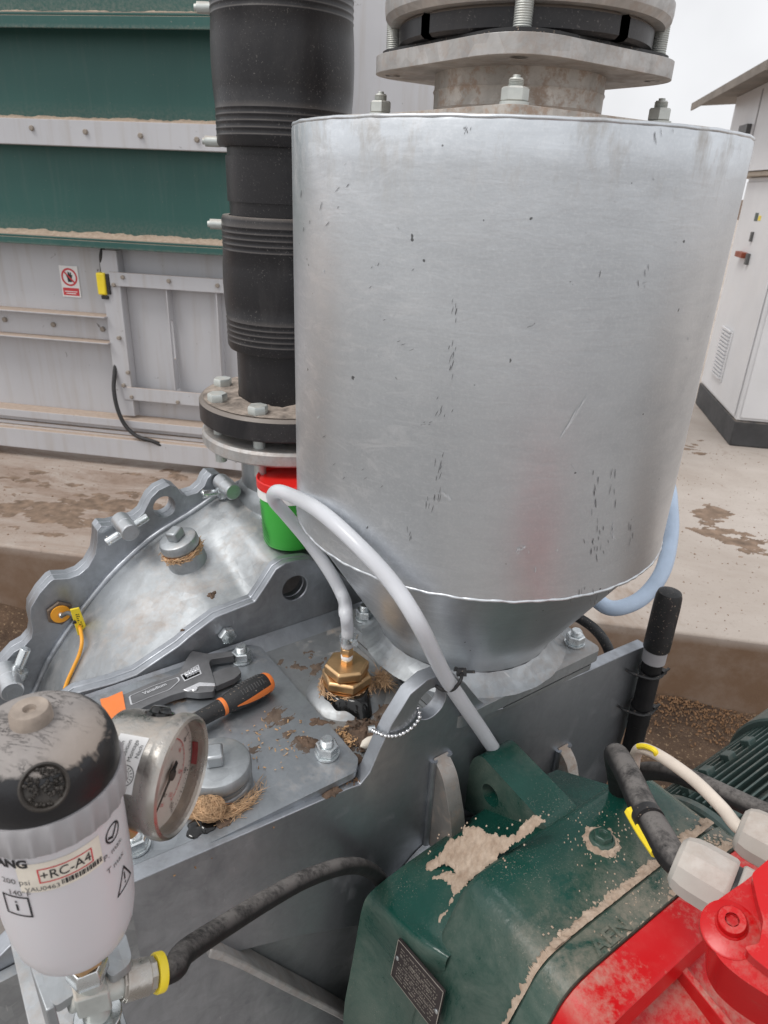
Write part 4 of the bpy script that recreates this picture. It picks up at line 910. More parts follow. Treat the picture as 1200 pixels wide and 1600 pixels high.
m = MB(); x = (wz(480, 245) - wz(290, 325)).normalized(); y = Z.cross(x); text_on(m, 'Vanadium', .0085, (wz(382, 287) + Z * .0006), x, y, .0002); part('stamped_print', m, M['chrome'], wb)
m = MB(); P = [wz(*p, WZ + .0006) for p in ((545, 290), (640, 247), (735, 252), (737, 268), (645, 268), (580, 300))]; m.plate(P, Z * -.006); part('bright_edge', m, M['chrome'], wb, bev=.0006)
m = MB(); P = rnd([wz(*p, WZ - .002) for p in ((722, 190), (790, 162), (868, 153), (889, 188), (850, 225), (737, 272))], .002, 3); m.plate(P, Z * -.009); part('movable_jaw', m, M['tool'], WR, bev=.0015)
m = MB(); a_, b_ = wz(556, 218, WZ - .003), wz(640, 178, WZ - .003); d = b_ - a_; pr = []
for k in range(5): h = d.length * k / 5; pr += [(.0048, h), (.0068, h + d.length * .06), (.0068, h + d.length * .12), (.0048, h + d.length * .18)]
m.lathe(a_, d, pr, 24); part('worm', m, M['chrome'], WR, ang=25)
m = MB(); P = [wz(*p, WZ + .0009) for p in ((532, 205), (637, 143), (657, 198), (556, 243))]; m.plate(P, Z * -.001, [[wz(*p, WZ + .0009) for p in ((541, 208), (632, 152), (648, 196), (560, 234))]]); part('window_edge', m, M['chrome'], wb)
m = MB(); c = wz(615, 288, WZ); m.lathe(c, Z, [(.0048, -.002), (.0048, .0012), (.004, .0018)], 20); part('screw', m, M['chrome'], WR)
m = MB(); a_, b_ = wz(655, 272, WZ - .004), wz(690, 300, WZ - .006); m.cyl(a_, b_, .0045, n=6); m.cyl(b_, b_ + (b_ - a_).normalized() * .004, .003, n=12); part('screw', m, M['chrome'], WR)
m = MB(); P = rnd([wz(*p, WZ + .002) for p in ((60, 345), (105, 336), (192, 298), (218, 440), (205, 448), (100, 470))], .002, 3); m.plate(P, Z * -.0145); part('sleeve', m, M['orange'], WR, bev=.003, seg=3)
SZ_ = HT + .0175
SD = thing('screwdriver', 'black and orange screwdriver handle lying on the hatch plate behind the gauge', 'screwdriver', onz(370, 1090, HT))
s0, s1 = onz(305, 1127, SZ_), onz(423, 1063, SZ_); d = s1 - s0; Ls = d.length
m = MB(); m.lathe(s0, d, [(.009, -.02), (.0105, 0), (.0112, Ls * .25), (.0118, Ls * .32), (.0118, Ls * .36), (.0135, Ls * .42), (.0165, Ls * .58), (.0172, Ls * .72), (.0165, Ls * .86), (.014, Ls * .94), (.0125, Ls * .97)], 32); sh = part('handle', m, M['black_rub'], SD)
m = MB(); m.lathe(s0, d, [(.0121, Ls * .315), (.0124, Ls * .33), (.0124, Ls * .345), (.0121, Ls * .36)], 32); part('orange_band', m, M['orange'], SD)
m = MB(); m.lathe(s0, d, [(.0150, Ls * .925), (.0146, Ls * .95), (.0120, Ls * .985), (.007, Ls * 1.0)], 32); part('end_cap', m, M['orange'], SD)
xx, yy, dd = frame(d)
def on_handle(t, ang):   # along the handle, around it (0 = top)
    tt = t; pr = ((.36, .0118), (.42, .0135), (.58, .0165), (.72, .0172), (.86, .0165), (.95, .0140)); r_ = next((a[1] + (b[1] - a[1]) * (tt - a[0]) / (b[0] - a[0]) for a, b in zip(pr, pr[1:]) if a[0] <= tt <= b[0]), .014)
    side = Z.cross(dd).normalized(); return s0 + d * tt + (Z * math.cos(ang) + side * math.sin(ang)) * (r_ + .0002)
for sg in (1.35, -1.5):
    m = MB(); rows = []
    for k in range(18): t = .46 + .47 * k / 17; wd = .34 * math.sin(math.pi * (.12 + .88 * k / 17) * .5) ; rows.append([on_handle(t, sg + wd * f) for f in (-1, -.3, .3, 1)])
    m.grid(rows); part('orange_inlay', m, M['orange'], SD, recalc=False)
m = MB(); m.lathe(V((0, 0, 0)), Z, [(.0007, 0), (.0005, .0006)], 8); dot = m.mesh('grip_dot'); dot.materials.append(M['ink'])
m = MB()
for sg in (.35, -.55):
    for i in range(9):
        for j in range(5):
            p = on_handle(.56 + i * .035, sg + (j - 2) * .09); n_ = (p - (s0 + d * (.56 + i * .035))).normalized(); m.lathe(p, n_, [(.0008, 0), (.0004, .0007)], 6)
part('grip_dots', m, M['ink_grey'], SD, kind='stuff')

# ================================================================== BUCKET
bc = W(-.153, .291, .99); bp_ = pq(bc); BUZ = zsh(bp_[0], bp_[1]) + .002; bc = V((bc.x, bc.y, 0))
TB = thing('plastic_tub', 'round green plastic tub with bright red lid standing between pipe and tank', 'tub', bc + Z * BUZ)
bt = axz(470, 722, bc)
m = MB(); m.lathe(bc, Z, [(.043, BUZ), (.045, BUZ + .004), (.049, bt - .03)], 56); part('body', m, M['tub_green'], TB)
m = MB(); m.lathe(bc, Z, [(.0492, bt - .0315), (.0520, bt - .03), (.0520, bt - .016), (.049, bt - .014)], 56); part('collar', m, M['white_print'], TB)
m = MB(); m.lathe(bc, Z, [(.0505, bt - .0155), (.0532, bt - .014), (.0532, bt - .001), (.0520, bt + .0005), (.0500, bt - .001), (.0485, bt - .0045), (0.0, bt - .0045)], 64, capb=False); part('lid', m, M['bright_red'], TB)
m = MB()
for k in range(11):
    z = BUZ + .012 + k * .0062; t0 = -2.65 + .02 * math.sin(k); t1 = -2.12 - .015 * k + .1 * math.sin(k * .6)
    rows = [[bc + V((math.cos(t0 + (t1 - t0) * i / 10), math.sin(t0 + (t1 - t0) * i / 10), 0)) * (.0460 + .0042 * (z - BUZ) / (bt - .03 - BUZ) + .0006) + Z * (z + dz - .01 * (i / 10) ** 2) for i in range(11)] for dz in (0, .0018)]; m.grid(rows)
part('printed_lines', m, plain('dark green ink', (.01, .13, .02), .5), TB, kind='stuff', recalc=False)

# ================================================================== OIL BOWL (filter) AND GAUGE
BWP = W(-.62, -.28, -.011)
OB = thing('oil_bowl', 'white translucent oil bowl with dusty black cap and printed labels, left front', 'filter bowl', BWP + Z * 1.0)
RB = .0412
def bz(z): return BWP + Z * z
prof = [(.012, 1.0295), (.020, 1.0315), (.028, 1.0365), (.0335, 1.0445), (.037, 1.054), (.0390, 1.066), (.0403, 1.086), (RB, 1.114), (RB, 1.172)]
m = MB(); m.lathe(BWP, Z, prof, 96); bowl = part('bowl', m, M['translucent nylon bowl'], OB, ang=50)
def prof_r(z):
    z = z - BWP.z
    for (r0, z0), (r1, z1) in zip(prof, prof[1:]):
        if z0 <= z <= z1: return r0 + (r1 - r0) * (z - z0) / (z1 - z0)
    return RB
m = MB(); n = 26; prs_ = []
rows = []
for h, rr in ((1.1645, .0432), (1.1665, .0444), (1.184, .0450), (1.1870, .0444)):
    row = []
    for i in range(n * 6):
        t = 2 * math.pi * i / (n * 6); k = .0010 * (1 if (i % 6) in (0, 1, 2) else 0) * (1 if 1.165 < h < 1.185 else 0); row.append(bz(h) + V((math.cos(t), math.sin(t), 0)) * (rr + k))
    rows.append(row)
m.grid(rows, True); m.lathe(BWP, Z, [(.0415, 1.1645), (.0432, 1.1645)], 64, capa=False, capb=False); m.lathe(BWP, Z, [(.0444, 1.1870), (.030, 1.1872)], 64, capa=False, capb=False); part('collar', m, M['ring_plastic'], OB, ang=40)
m = MB(); m.lathe(BWP, Z, [(.0432, 1.1868), (.0438, 1.1885), (.0437, 1.196), (.0428, 1.203), (.0408, 1.2095), (.0375, 1.215), (.033, 1.2190), (.027, 1.2222), (.018, 1.2248), (0, 1.2260)], 96, capb=False); cap = part('cap', m, M['dusty black cap'], OB, ang=50)
m = MB(); m.lathe(BWP, Z, [(.0118, 1.2225), (.0113, 1.2312), (.0100, 1.2335), (.0038, 1.2332), (.0030, 1.2300), (0, 1.2295)], 40, capb=False); part('knob', m, M['knob_dust'], cap, ang=40)
def on_bowl(u, v, R_):
    r = ray(u, v); ox, oy = CAM.x - BWP.x, CAM.y - BWP.y; a_ = r.x ** 2 + r.y ** 2; b_ = 2 * (ox * r.x + oy * r.y); c_ = ox * ox + oy * oy - R_ ** 2
    s_ = (-b_ - math.sqrt(max(0, b_ * b_ - 4 * a_ * c_))) / (2 * a_); P = CAM + r * s_; return math.atan2(P.y - BWP.y, P.x - BWP.x), P.z
def cylp(R_, t, z): return V((BWP.x + R_ * math.cos(t), BWP.y + R_ * math.sin(t), z))
# port recess in the cap with crud
t_, z_ = on_bowl(69, 1230, .0412); rad_ = V((math.cos(t_), math.sin(t_), 0)); nrm = (rad_ * .80 + Z * .60).normalized(); tg = V((-math.sin(t_), math.cos(t_), 0)); vv_ = nrm.cross(tg)
if vv_.z < 0: vv_ = -vv_
m = MB(); c = cylp(.0410, t_, z_); rows = []
for r_, dp in ((.0128, .0012), (.0118, .0016), (.0108, .0006), (.010, -.0010), (0.0001, -.0012)):
    rows.append([c + tg * (r_ * math.cos(a)) + vv_ * (r_ * math.sin(a)) + nrm * (dp + .0003 - (r_ * math.cos(a)) ** 2 / .085 - (r_ * math.sin(a)) ** 2 / .09) for a in [2 * math.pi * i / 40 for i in range(40)]])
m.grid(rows, True); part('port_plug', m, M['port_rim'], cap, ang=30)
m = MB()
for i in range(120):
    a, r_ = random.uniform(0, 6.28), .010 * math.sqrt(random.random()); p = c + tg * (r_ * math.cos(a)) + vv_ * (r_ * math.sin(a)) + nrm * -.0004; s = random.uniform(.0004, .0014)
    m.lathe(p, nrm, [(s, -.0008), (s * .8, .0005), (s * .2, .001)], 6, ph=a)
part('port_crumbs', m, M['port_rim'], cap, kind='stuff')
# printed and stuck on marks, wrapped round the bowl
def wrap(mb, pts, fs, t0, z0, R_=None, rot=0., lift=.0003):
    out = []
    for v in pts:
        x, y = v[0] * math.cos(rot) - v[1] * math.sin(rot), v[0] * math.sin(rot) + v[1] * math.cos(rot); z = z0 + y; rr = (R_ or prof_r(z)) + lift; out.append(cylp(rr, t0 + x / rr, z))
    return mb.add(out, fs)
def wrap_text(s, size, u, v, mm, bold=0., sx=1., name='print', rot=0, dt=0., lift=.0003, bx=0., bz_=0.):
    t0, z0 = on_bowl(u, v, RB); vs, fs = text_faces(s, size, bold); m = MB(); wrap(m, [(p.x * sx, p.y) for p in vs], fs, t0 + dt, z0, rot=rot, lift=lift); return part(name, m, mm, bowl, recalc=False)
def wrap_rect(mb, t0, z0, x0, x1, y0, y1, lift=.0003, rot=0., k=10):
    pts = [(x0 + (x1 - x0) * i / k, y) for y in (y0, y1) for i in range(k + 1)]; return wrap(mb, pts, [(i, i + 1, k + 2 + i, k + 1 + i) for i in range(k)], t0, z0, rot=rot, lift=lift)
def wrap_line(mb, P, w_, t0, z0, lift=.0003, closed=True, rot=0.):
    for i in range(len(P) if closed else len(P) - 1):
        a, b = V((*P[i], 0)), V((*P[(i + 1) % len(P)], 0)); d_ = (b - a).normalized(); n_ = V((-d_.y, d_.x, 0)) * w_ / 2; a -= d_ * w_ / 2; b += d_ * w_ / 2; k = 6
        pts = [tuple(a + (b - a) * j / k + n_ * sg)[:2] for sg in (-1, 1) for j in range(k + 1)]; wrap(mb, pts, [(j, j + 1, k + 2 + j, k + 1 + j) for j in range(k)], t0, z0, rot=rot, lift=lift)
tl, zl_ = on_bowl(100, 1363, RB)
m = MB(); wrap_rect(m, tl, zl_, -.0245, .0225, -.0105, .0125, .0002, 0, 24); lab = part('label', m, M['cream'], bowl, recalc=False)
m = MB(); wrap_line(m, [(-.013, -.003), (.0165, -.003), (.0165, .0075), (-.013, .0075)], .0008, tl, zl_, .0005); part('red_frame', m, M['red_ink'], lab, recalc=False)
m = MB(); vs, fs = text_faces('+RC-A4', .0098); wrap(m, [(p.x * .86 + .0017, p.y + .0022) for p in vs], fs, tl, zl_, lift=.0006); part('print', m, M['ink'], lab, recalc=False)
m = MB(); vs, fs = text_faces('VAU0463', .0048); wrap(m, [(p.x - .0125, p.y - .0077) for p in vs], fs, tl, zl_, lift=.0006); part('print', m, M['ink_grey'], lab, recalc=False)
m = MB(); x = -.002; rd = random.Random(4)
while x < .0215: w_ = rd.choice((.0003, .0005, .0009, .0013)); wrap_rect(m, tl, zl_, x, x + w_, -.0082, -.0042, .0006, 0, 1); x += w_ + rd.choice((.0003, .0005, .0007))
part('barcode', m, M['ink'], lab, recalc=False)
wrap_text('ANG', .0085, 17, 1350, M['ink'], .0004, name='print')
wrap_text('200 psi', .0060, 24, 1378, M['ink_grey']); wrap_text('140°F', .0060, 30, 1396, M['ink_grey'])
wrap_text('P. max.', .0062, 178, 1326, M['ink_grey'], rot=0); wrap_text('T max', .0062, 181, 1348, M['ink_grey'])
t0, z0 = on_bowl(195, 1368, RB); m = MB(); wrap_line(m, [(-.0085, -.009), (.0085, -.009), (0, .0085)], .0012, t0, z0); part('warning_triangle', m, M['ink'], bowl, recalc=False)
m = MB(); wrap_rect(m, t0, z0, -.0006, .0006, -.003, .0035, k=1); wrap_rect(m, t0, z0, -.0006, .0006, -.0062, -.0046, k=1); part('print', m, M['ink'], bowl, recalc=False)
t0, z0 = on_bowl(176, 1300, RB); m = MB(); wrap_line(m, [(.0062 * math.cos(a), .0062 * math.sin(a)) for a in [math.pi * 2 * i / 20 + .3 for i in range(20)]], .0012, t0, z0); wrap_line(m, [(-.004, -.001), (-.001, -.003), (.004, .003)], .0016, t0, z0, closed=False); part('round_symbol', m, M['ink'], bowl, recalc=False)
t0, z0 = on_bowl(27, 1415, RB); m = MB(); wrap_line(m, [(-.008, -.008), (.008, -.008), (.008, .008), (-.008, .008)], .0012, t0, z0); wrap_rect(m, t0, z0, -.0007, .0007, -.004, .0015, k=1); wrap_rect(m, t0, z0, -.0007, .0007, .0028, .0042, k=1); part('square_symbol', m, M['ink'], bowl, recalc=False)
# brass drain, bracket, cross fitting
m = MB(); m.lathe(BWP, Z, [(.0135, 1.010), (.0140, 1.012), (.0140, 1.0305)], 6, ph=.4); part('drain_nut', m, M['brass'], OB, bev=.0006)
m = MB(); m.lathe(BWP, Z, [(.0125, .991), (.0145, .994), (.0145, 1.003), (.0125, 1.0075)], 6, ph=.1); part('hexagon_nut', m, M['zinc'], OB, bev=.0006)
FT = rng(140, 1556, .66); FZ = .945
fcen = BWP + Z * .972
m = MB(); m.lathe(BWP, Z, [(.0100, .945), (.0100, .992)], 24); hdir = ((onq(300, 1481, -.232) - fcen).normalized() * .5 + (onz(225, 1530, .957) - fcen).normalized()).normalized()
m.cyl(fcen - hdir * .016, fcen + hdir * .024, .0095, n=24); m.box((-.013, -.011, -.011), (.011, .011, .011), (fcen, hdir, Z.cross(hdir).normalized(), Z)); part('elbow', m, M['zinc_dull'], OB, bev=.002)
m = MB(); m.lathe(BWP, Z, [(.012, .922), (.0145, .925), (.0145, .937), (.0125, .941)], 6); m.lathe(BWP, Z, [(.017, .9415), (.017, .9445)], 32); part('lock_nut', m, M['zinc'], OB, bev=.0006)
m = MB(); m.cyl(fcen + hdir * .020, fcen + hdir * .045, .0125, n=8); m.cyl(fcen + hdir * .022, fcen + hdir * .040, .0132, n=32); part('hose_clamp', m, M['steel'], OB, bev=.0005)
# bracket: two lugs and web, welded to the flange plate
BK = thing('bowl_bracket', 'galvanised bracket with two lugs below the white oil bowl', 'bracket', W(-.64, -.25, .9))
ztab = .975
for pts in (((58, 1500), (66, 1497), (122, 1530), (121, 1550), (88, 1572), (80, 1566)), ((196, 1456), (206, 1494), (201, 1508), (174, 1528), (163, 1514), (150, 1490))):
    m = MB(); m.plate(rnd([onz(u, v, ztab) for u, v in pts], .004, 4), Z * -.008); part('lug', m, M['galv'], BK, bev=.0012)
m = MB(); P = [onz(60, 1502, ztab - .001), onz(86, 1572, ztab - .001)]; dn = Z * -.10; m.plate([P[0], P[1], P[1] + dn, P[0] + dn], (A * -.006)); part('web', m, M['galv'], BK, bev=.001)
m = MB(); m.mbox(-.70, -.56, QF - .012, QF - .001, .82, .70); part('back_plate', m, M['galv'], BK)
m = MB(); m.mbox(-.665, -.60, -.33, QF - .013, .868, .88); part('shelf', m, M['galv'], BK, bev=.001)
# gauge
GC = rng(279, 1212, .590)
toC = (CAM - GC).normalized(); rr_ = (AX_R - toC * AX_R.dot(toC)).normalized(); uu_ = toC.cross(rr_)
gn = (toC * .375 + (rr_ * .985 - uu_ * .175) * .94).normalized()
gu = (uu_ * .985 + rr_ * .175); gu = (gu - gn * gu.dot(gn)).normalized(); gr = gu.cross(gn)
PG = thing('pressure_gauge', 'round stainless pressure gauge seen from the side, fixed beside the white oil bowl', 'gauge', GC)
RG = .0428
m = MB(); m.lathe(GC, -gn, [(RG * .93, .006), (RG * .93, .042), (RG * .90, .048), (RG * .5, .051), (0, .051)], 96, capa=False, capb=False); case = part('case', m, M['steel'], PG, ang=40)
m = MB(); m.lathe(GC, gn, [(RG * .93, -.0075), (RG * .985, -.0075), (RG * 1.0, -.005), (RG * 1.0, .0), (RG * .97, .0035), (RG * .92, .0045), (RG * .885, .0030), (RG * .875, -.002), (RG * .875, -.008)], 96, capa=False, capb=False); part('bezel', m, M['steel'], PG, ang=25)
m = MB(); m.lathe(GC, gn, [(RG * .885, -.008), (0, -.008)], 64, capa=False, capb=False); dial = part('dial', m, M['gauge dial'], PG)
m = MB(); m.lathe(GC, gn, [(RG * .876, .0005), (0, .0008)], 64, capa=False, capb=False); part('glass', m, M['gauge glass'], PG)
dc = GC + gn * -.0074
def dpt(ang, r_): return dc + gr * (r_ * RG * math.sin(ang)) + gu * (r_ * RG * math.cos(ang))
mr, mk_ = MB(), MB()
A0, A1 = -2.36, 2.36
def dline(mb, a0, r0, a1, r1, w_):
    p, q = dpt(a0, r0), dpt(a1, r1); d_ = (q - p).normalized(); n_ = gn.cross(d_) * w_ / 2; mb.quad(p - n_, q - n_, q + n_, p + n_)
for i in range(51):
    a = A0 + (A1 - A0) * i / 50; dline(mk_, a, .74 if i % 5 == 0 else .77, a, .81, .0007 if i % 5 == 0 else .0004)
    if i % 2 == 0: dline(mr, a, .53 if i % 10 else .50, a, .56, .0005)
for i in range(60): a, b = A0 + (A1 - A0) * i / 60, A0 + (A1 - A0) * (i + 1) / 60; dline(mr, a, .56, b, .56, .0005)
for i in range(6):
    a = A0 + (A1 - A0) * i / 5; text_on(mk_, str(i * 2), .0062, dpt(a, .665) + gn * .0001, gr, gu); text_on(mr, str(i * 30), .0042, dpt(a, .44) + gn * .0001, gr, gu)
text_on(mk_, 'bar', .0052, dpt(math.pi * .93, .33) + gn * .0001, gr, gu); text_on(mr, 'psi', .0044, dpt(math.pi * .95, .48) + gn * .0001, gr, gu)
part('scale', mk_, M['ink'], dial, recalc=False); part('scale', mr, M['red_ink'], dial, recalc=False)
m = MB(); na = A0 - .32 + .05
na = math.atan2(-.34, -.94)
def ndl(r_, w_): p = dpt(na, r_) + gn * .002; n_ = (gr * math.cos(na) - gu * math.sin(na)) * w_; return p + n_, p - n_
L1 = [ndl(-.22, .0022), ndl(-.05, .0028), ndl(.06, .0016), ndl(.80, .0003)]; m.plate([x[0] for x in L1] + [x[1] for x in L1[::-1]], gn * .0006); m.lathe(dc + gn * .002, gn, [(.0042, 0), (.0042, .0015), (.003, .002)], 24); part('needle', m, M['ink'], PG)
for a0, a1 in ((-2.35, -1.62), (.82, 1.30)):  # red reflection on the bezel's inner rim, coloured in as two arcs
    rows = [[dpt(a0 + (a1 - a0) * i / 12, r_) + gn * h_ for r_, h_ in ((.848, .0004), (.868, .0004), (.870, .0045))] for i in range(13)]; m = MB(); m.grid(rows); part('red_reflection', m, M['gauge_red'], PG, recalc=False)
# filling plug and sticker on the case
pn = (gu * .93 - gr * .25).normalized(); pc_ = GC - gn * .022 + (gu * .97 - gr * .24).normalized() * RG * .925; pa = (pc_ - (GC - gn * .022)).normalized()
m = MB(); m.lathe(pc_, pa, [(.011, -.002), (.0105, .001), (.008, .0015), (.0065, .004), (.0055, .0048), (.0, .005)], 32, capb=False); part('filling_plug', m, M['black_gloss'], PG, ang=50)
def gcyl(ang, h, k=.0003): return GC - gn * h + (gr * math.sin(ang) + gu * math.cos(ang)) * (RG * .93 + k)
m = MB(); a0, a1 = -1.06, -2.0; rows = [[gcyl(a0 + (a1 - a0) * i / 14, h) for h in (.013, .034)] for i in range(15)]; m.grid(rows); stk = part('sticker', m, M['white_print'], PG, recalc=False)
def gtext(mb, s, size, ang, h, bold=0):
    vs, fs = text_faces(s, size, bold); mb.add([gcyl(ang + p.y / (RG * .93) * -1 * -1, h + p.x * -1, .0006) if 0 else gcyl(ang - p.x / (RG * .93) * -1, h - p.y * -1, .0006) for p in vs], fs)
m = MB()
for k, s in enumerate(('Nach', 'Montage', 'Position', 'öffnen')): gtext(m, s, .0042, -1.32, 0.0155 + k * .0046)
for k in range(2):
    P = [(.0062 * (1 - .5 * k) * math.cos(a), .0062 * (1 - .5 * k) * math.sin(a)) for a in [2 * math.pi * i / 32 for i in range(33)]]
    rows = [[gcyl(-1.72 + x * s / (RG * .93), .0205 + y * s, .0006) for x, y in P] for s in (1, 1.09)]; m.grid(rows)
for k in range(16):
    a = 2 * math.pi * k / 16; rows = [[gcyl(-1.72 + r_ * math.cos(a + d_) / (RG * .93), .0205 + r_ * math.sin(a + d_), .0006) for r_ in (.004, .0056)] for d_ in (-.05, .05)]; m.grid(rows)
part('print', m, M['ink_grey'], stk, recalc=False)
m = MB(); st0 = GC - gn * .024 - gu * RG * .9; m.cyl(st0, cylp(.02, math.atan2(st0.y - BWP.y, st0.x - BWP.x), 1.14), .008); 
m.cyl(GC - gn * .044, cylp(.03, math.atan2(GC.y - BWP.y, GC.x - BWP.x), 1.155), .009, n=20); part('stem', m, M['brass'], PG)

# black grease hose from the bowl across the plate
hq0 = pq(fcen + hdir * .06)[1]
hp = [fcen + hdir * .036, fcen + hdir * .06] + [onq(u, v, hq0 + (-.147 - hq0) * f) for u, v, f in ((290, 1487, .14), (350, 1447, .34), (420, 1404, .58), (480, 1372, .76), (540, 1353, .90), (578, 1360, 1.0))] + [onq(602, 1388, -.142), onq(616, 1440, -.14), onq(622, 1520, -.14)]
HG = thing('grease_hose', 'black rubber hose with a yellow end band running from the bowl fitting to the gearbox', 'hose', hp[0])
m = MB(); m.tube(hp, .0098, 18); part('tube', m, M['rubber_dusty'], HG, ang=60)
m = MB(); m.lathe(fcen + hdir * .0455, hdir, [(.0105, 0), (.0138, 0), (.0142, .001), (.0142, .0055), (.0138, .0065), (.0105, .0065)], 40, capa=False, capb=False); part('end_band', m, M['yellow'], HG)

# ================================================================== GREEN GEARBOX
GB = thing('gearbox', 'dark green cast gearbox with lifting eye and sand lying in its hollows', 'gearbox', W(-.08, -.3, .2))
GG = M['green gearbox enamel']
QB, Q1, Q2 = -.156, -.262, -.379
def pqz_on(pts, q): return [onq(u, v, q) for u, v in pts]
far = pqz_on(((712, 1296), (640, 1345), (590, 1383), (571, 1402), (563, 1428), (553, 1490), (532, 1600)), QB)
near = [P - Z * (.011 if k < 3 else .004) for k, P in enumerate(pqz_on(((848, 1290), (760, 1358), (690, 1452), (664, 1474), (661, 1500), (657, 1560), (650, 1640)), Q1))]
e0 = pq(far[-1]); far = [W(.06, QB, .70), W(-.03, QB, .715)] + far + [W(-.30, QB, .2)]
near = [W(.06, Q1, .755), W(-.03, Q1, .757)] + near + [W(-.30, Q1, .2)]
n_ = 7; rows = [[a.lerp(b, i / n_) for a, b in zip(far, near)] for i in range(n_ + 1)] + [[P - B * .025 + (A * .012 if k > 4 else V()) for k, P in enumerate(near)]]
def subrows(rows, k=2):
    for _ in range(k):
        out = []
        for r in rows:
            q = [r[0]]
            for a, b in zip(r, r[1:]): q += [a.lerp(b, .22), a.lerp(b, .78)]
            out.append(q + [r[-1]])
        rows = out
    return rows
m = MB(); m.grid(subrows(rows)); m.f.append(tuple(range(len(subrows(rows)[0])))); part('neck_casting', m, GG, GB, ang=60)
prof2 = [(.20, .2), (.17, .5), (.130, .70), (.113, .752), (.090, .775), (.05, .781), (-.18, .781), (-.212, .777), (-.229, .765), (-.238, .748), (-.268, .688), (-.298, .55), (-.315, .2)]
def prow(q, off=0., pr=prof2):
    c = V((-.065, 0, .5)); out = []
    for p, z in pr: d = V((p, 0, z)) - c; l = d.length; d *= (l + off) / l; out.append(W(c.x + d.x, q, c.z + d.z))
    return out
m = MB(); rr = [prow(Q1 + .004, -.014), prow(Q1 - .0005, -.004), prow(Q1 - .008, 0)] + [prow(Q1 - .008 + (Q2 - Q1 + .008) * i / 5, 0) for i in range(1, 6)]
rr = subrows(rr, 1); m.grid(rr); m.f.append(tuple(range(len(rr[0])))); part('main_casting', m, GG, GB, ang=50)
m = MB(); rr = subrows([prow(Q2 + .0005, .0), prow(Q2, .001), prow(Q2 - .003, .0045), prow(Q2 - .033, .0045), prow(Q2 - .0345, .001), prow(Q2 - .0345, -.05)], 1); m.grid(rr); part('mounting_flange', m, GG, GB, ang=40)
# raised cast letters on the flange rim
m = MB(); ctr = V((-.065, 0, .5)); tt = (W(-.10, 0, 0) - W(.0, 0, 0)).normalized()
ltop = onz(955, 1462, .787); vs, fs = text_faces('AEN', .030, .0008)
for dz in (.0,): m.add([ltop + A * v.x * .95 + B * v.y * .8 + Z * dz for v in vs], fs)
b0 = len(m.v); zf = pq(prow(Q2 - .01, .0045)[6])[2]
m2 = MB(); m2.add([V((v.x, v.y, zf + .0020)) for v in m.v], m.f); m2.add([V((v.x, v.y, zf - .001)) for v in m.v], [tuple(reversed(f)) for f in m.f]); part('cast_letters', m2, GG, GB, recalc=False)
# lifting eye
lz = .018
pL, pR = -.090, -.032
LP = [onp(u, v, pL) for u, v in ((716, 1286), (722, 1262), (734, 1194), (741, 1183), (752, 1180), (848, 1285))]
fl = [W(pL - .035, QB - .004, pq(far[2])[2] - .004), W(pL + .0, Q1 + .004, .76)]
he = circ(onp(766, 1243, pL), B, Z, .0165, 24)
ze_ = pq(LP[-1])[2]; base = [W(pL, QB - .01, .69), W(pL, Q1 - .032, ze_ - .012), W(pL, Q1 - .032, .72)]
out = [base[0]] + LP[1:] + [base[1]]
m = MB(); m.plate(rnd(out, [0, 0, .012, .02, .02, .004, 0, 0], 5), A * (pR - pL), [he]); part('lifting_eye', m, GG, GB, bev=.009, seg=4, ang=50)
# plug screw on top
pcx = onz(940, 1314, .782)
m = MB(); m.lathe(pcx, Z, [(.017, -.002), (.0155, .004), (.0135, .0065)], 32); m.lathe(pcx, Z, [(.0115, .006), (.0115, .012), (.0105, .0135), (.006, .0135), (.0055, .011), (0, .011)], 6, capb=False); part('plug_screw', m, GG, GB, bev=.0006)
# type plate on the flank
fa, fb, fc = far[5], near[5], far[7]
npl = (fb - fa).cross(fc - fa).normalized()
if npl.dot(A) > 0: npl = -npl
po = onplane(650, 1530, far[6], npl)
K = [onplane(u, v, fa + npl * .0025, npl) for u, v in ((624, 1466), (695, 1549), (681, 1612), (612, 1522))]
K = [k + npl * .0015 for k in K]
m = MB(); m.plate(K, npl * -.0035); tp = part('type_plate', m, M['plate_black'], GB, bev=.0004)
ex, ey = (K[1] - K[0]), (K[3] - K[0])
def kp(x, y, h=.0004): return K[0].lerp(K[1], x).lerp(K[3].lerp(K[2], x), y) + npl * h
m = MB()
for (x0, y0, x1, y1) in ((0, 0, 1, .018), (0, .985, 1, 1), (0, 0, .012, 1), (.988, 0, 1, 1)): m.quad(kp(x0, y0), kp(x1, y0), kp(x1, y1), kp(x0, y1))
part('rim', m, M['plate_edge'], tp, recalc=False)
m = MB(); rd = random.Random(9)
for r_ in range(11):
    y = .12 + r_ * .074; x = .10 + (.1 if r_ in (3, 4) else 0)
    while x < .9:
        w_ = rd.uniform(.006, .022); hgt = .030 if r_ != 2 else .045
        if rd.random() < .72: m.quad(kp(x, y + rd.uniform(-.004, .004)), kp(x + w_ * .7, y), kp(x + w_ * .7, y + hgt * rd.uniform(.5, 1)), kp(x, y + hgt))
        x += w_ + .004
    if r_ in (3, 7): m.quad(kp(.1, y - .02), kp(.9, y - .02), kp(.9, y - .015), kp(.1, y - .015))
part('etched_print', m, M['plate_edge'], tp, kind='stuff', recalc=False)
for x, y in ((.055, .45), (.945, .55)):
    m = MB(); m.lathe(kp(x, y, 0), npl, [(.0030, 0), (.0030, .0006), (.002, .0012)], 16); part('rivet', m, M['zinc'], tp)
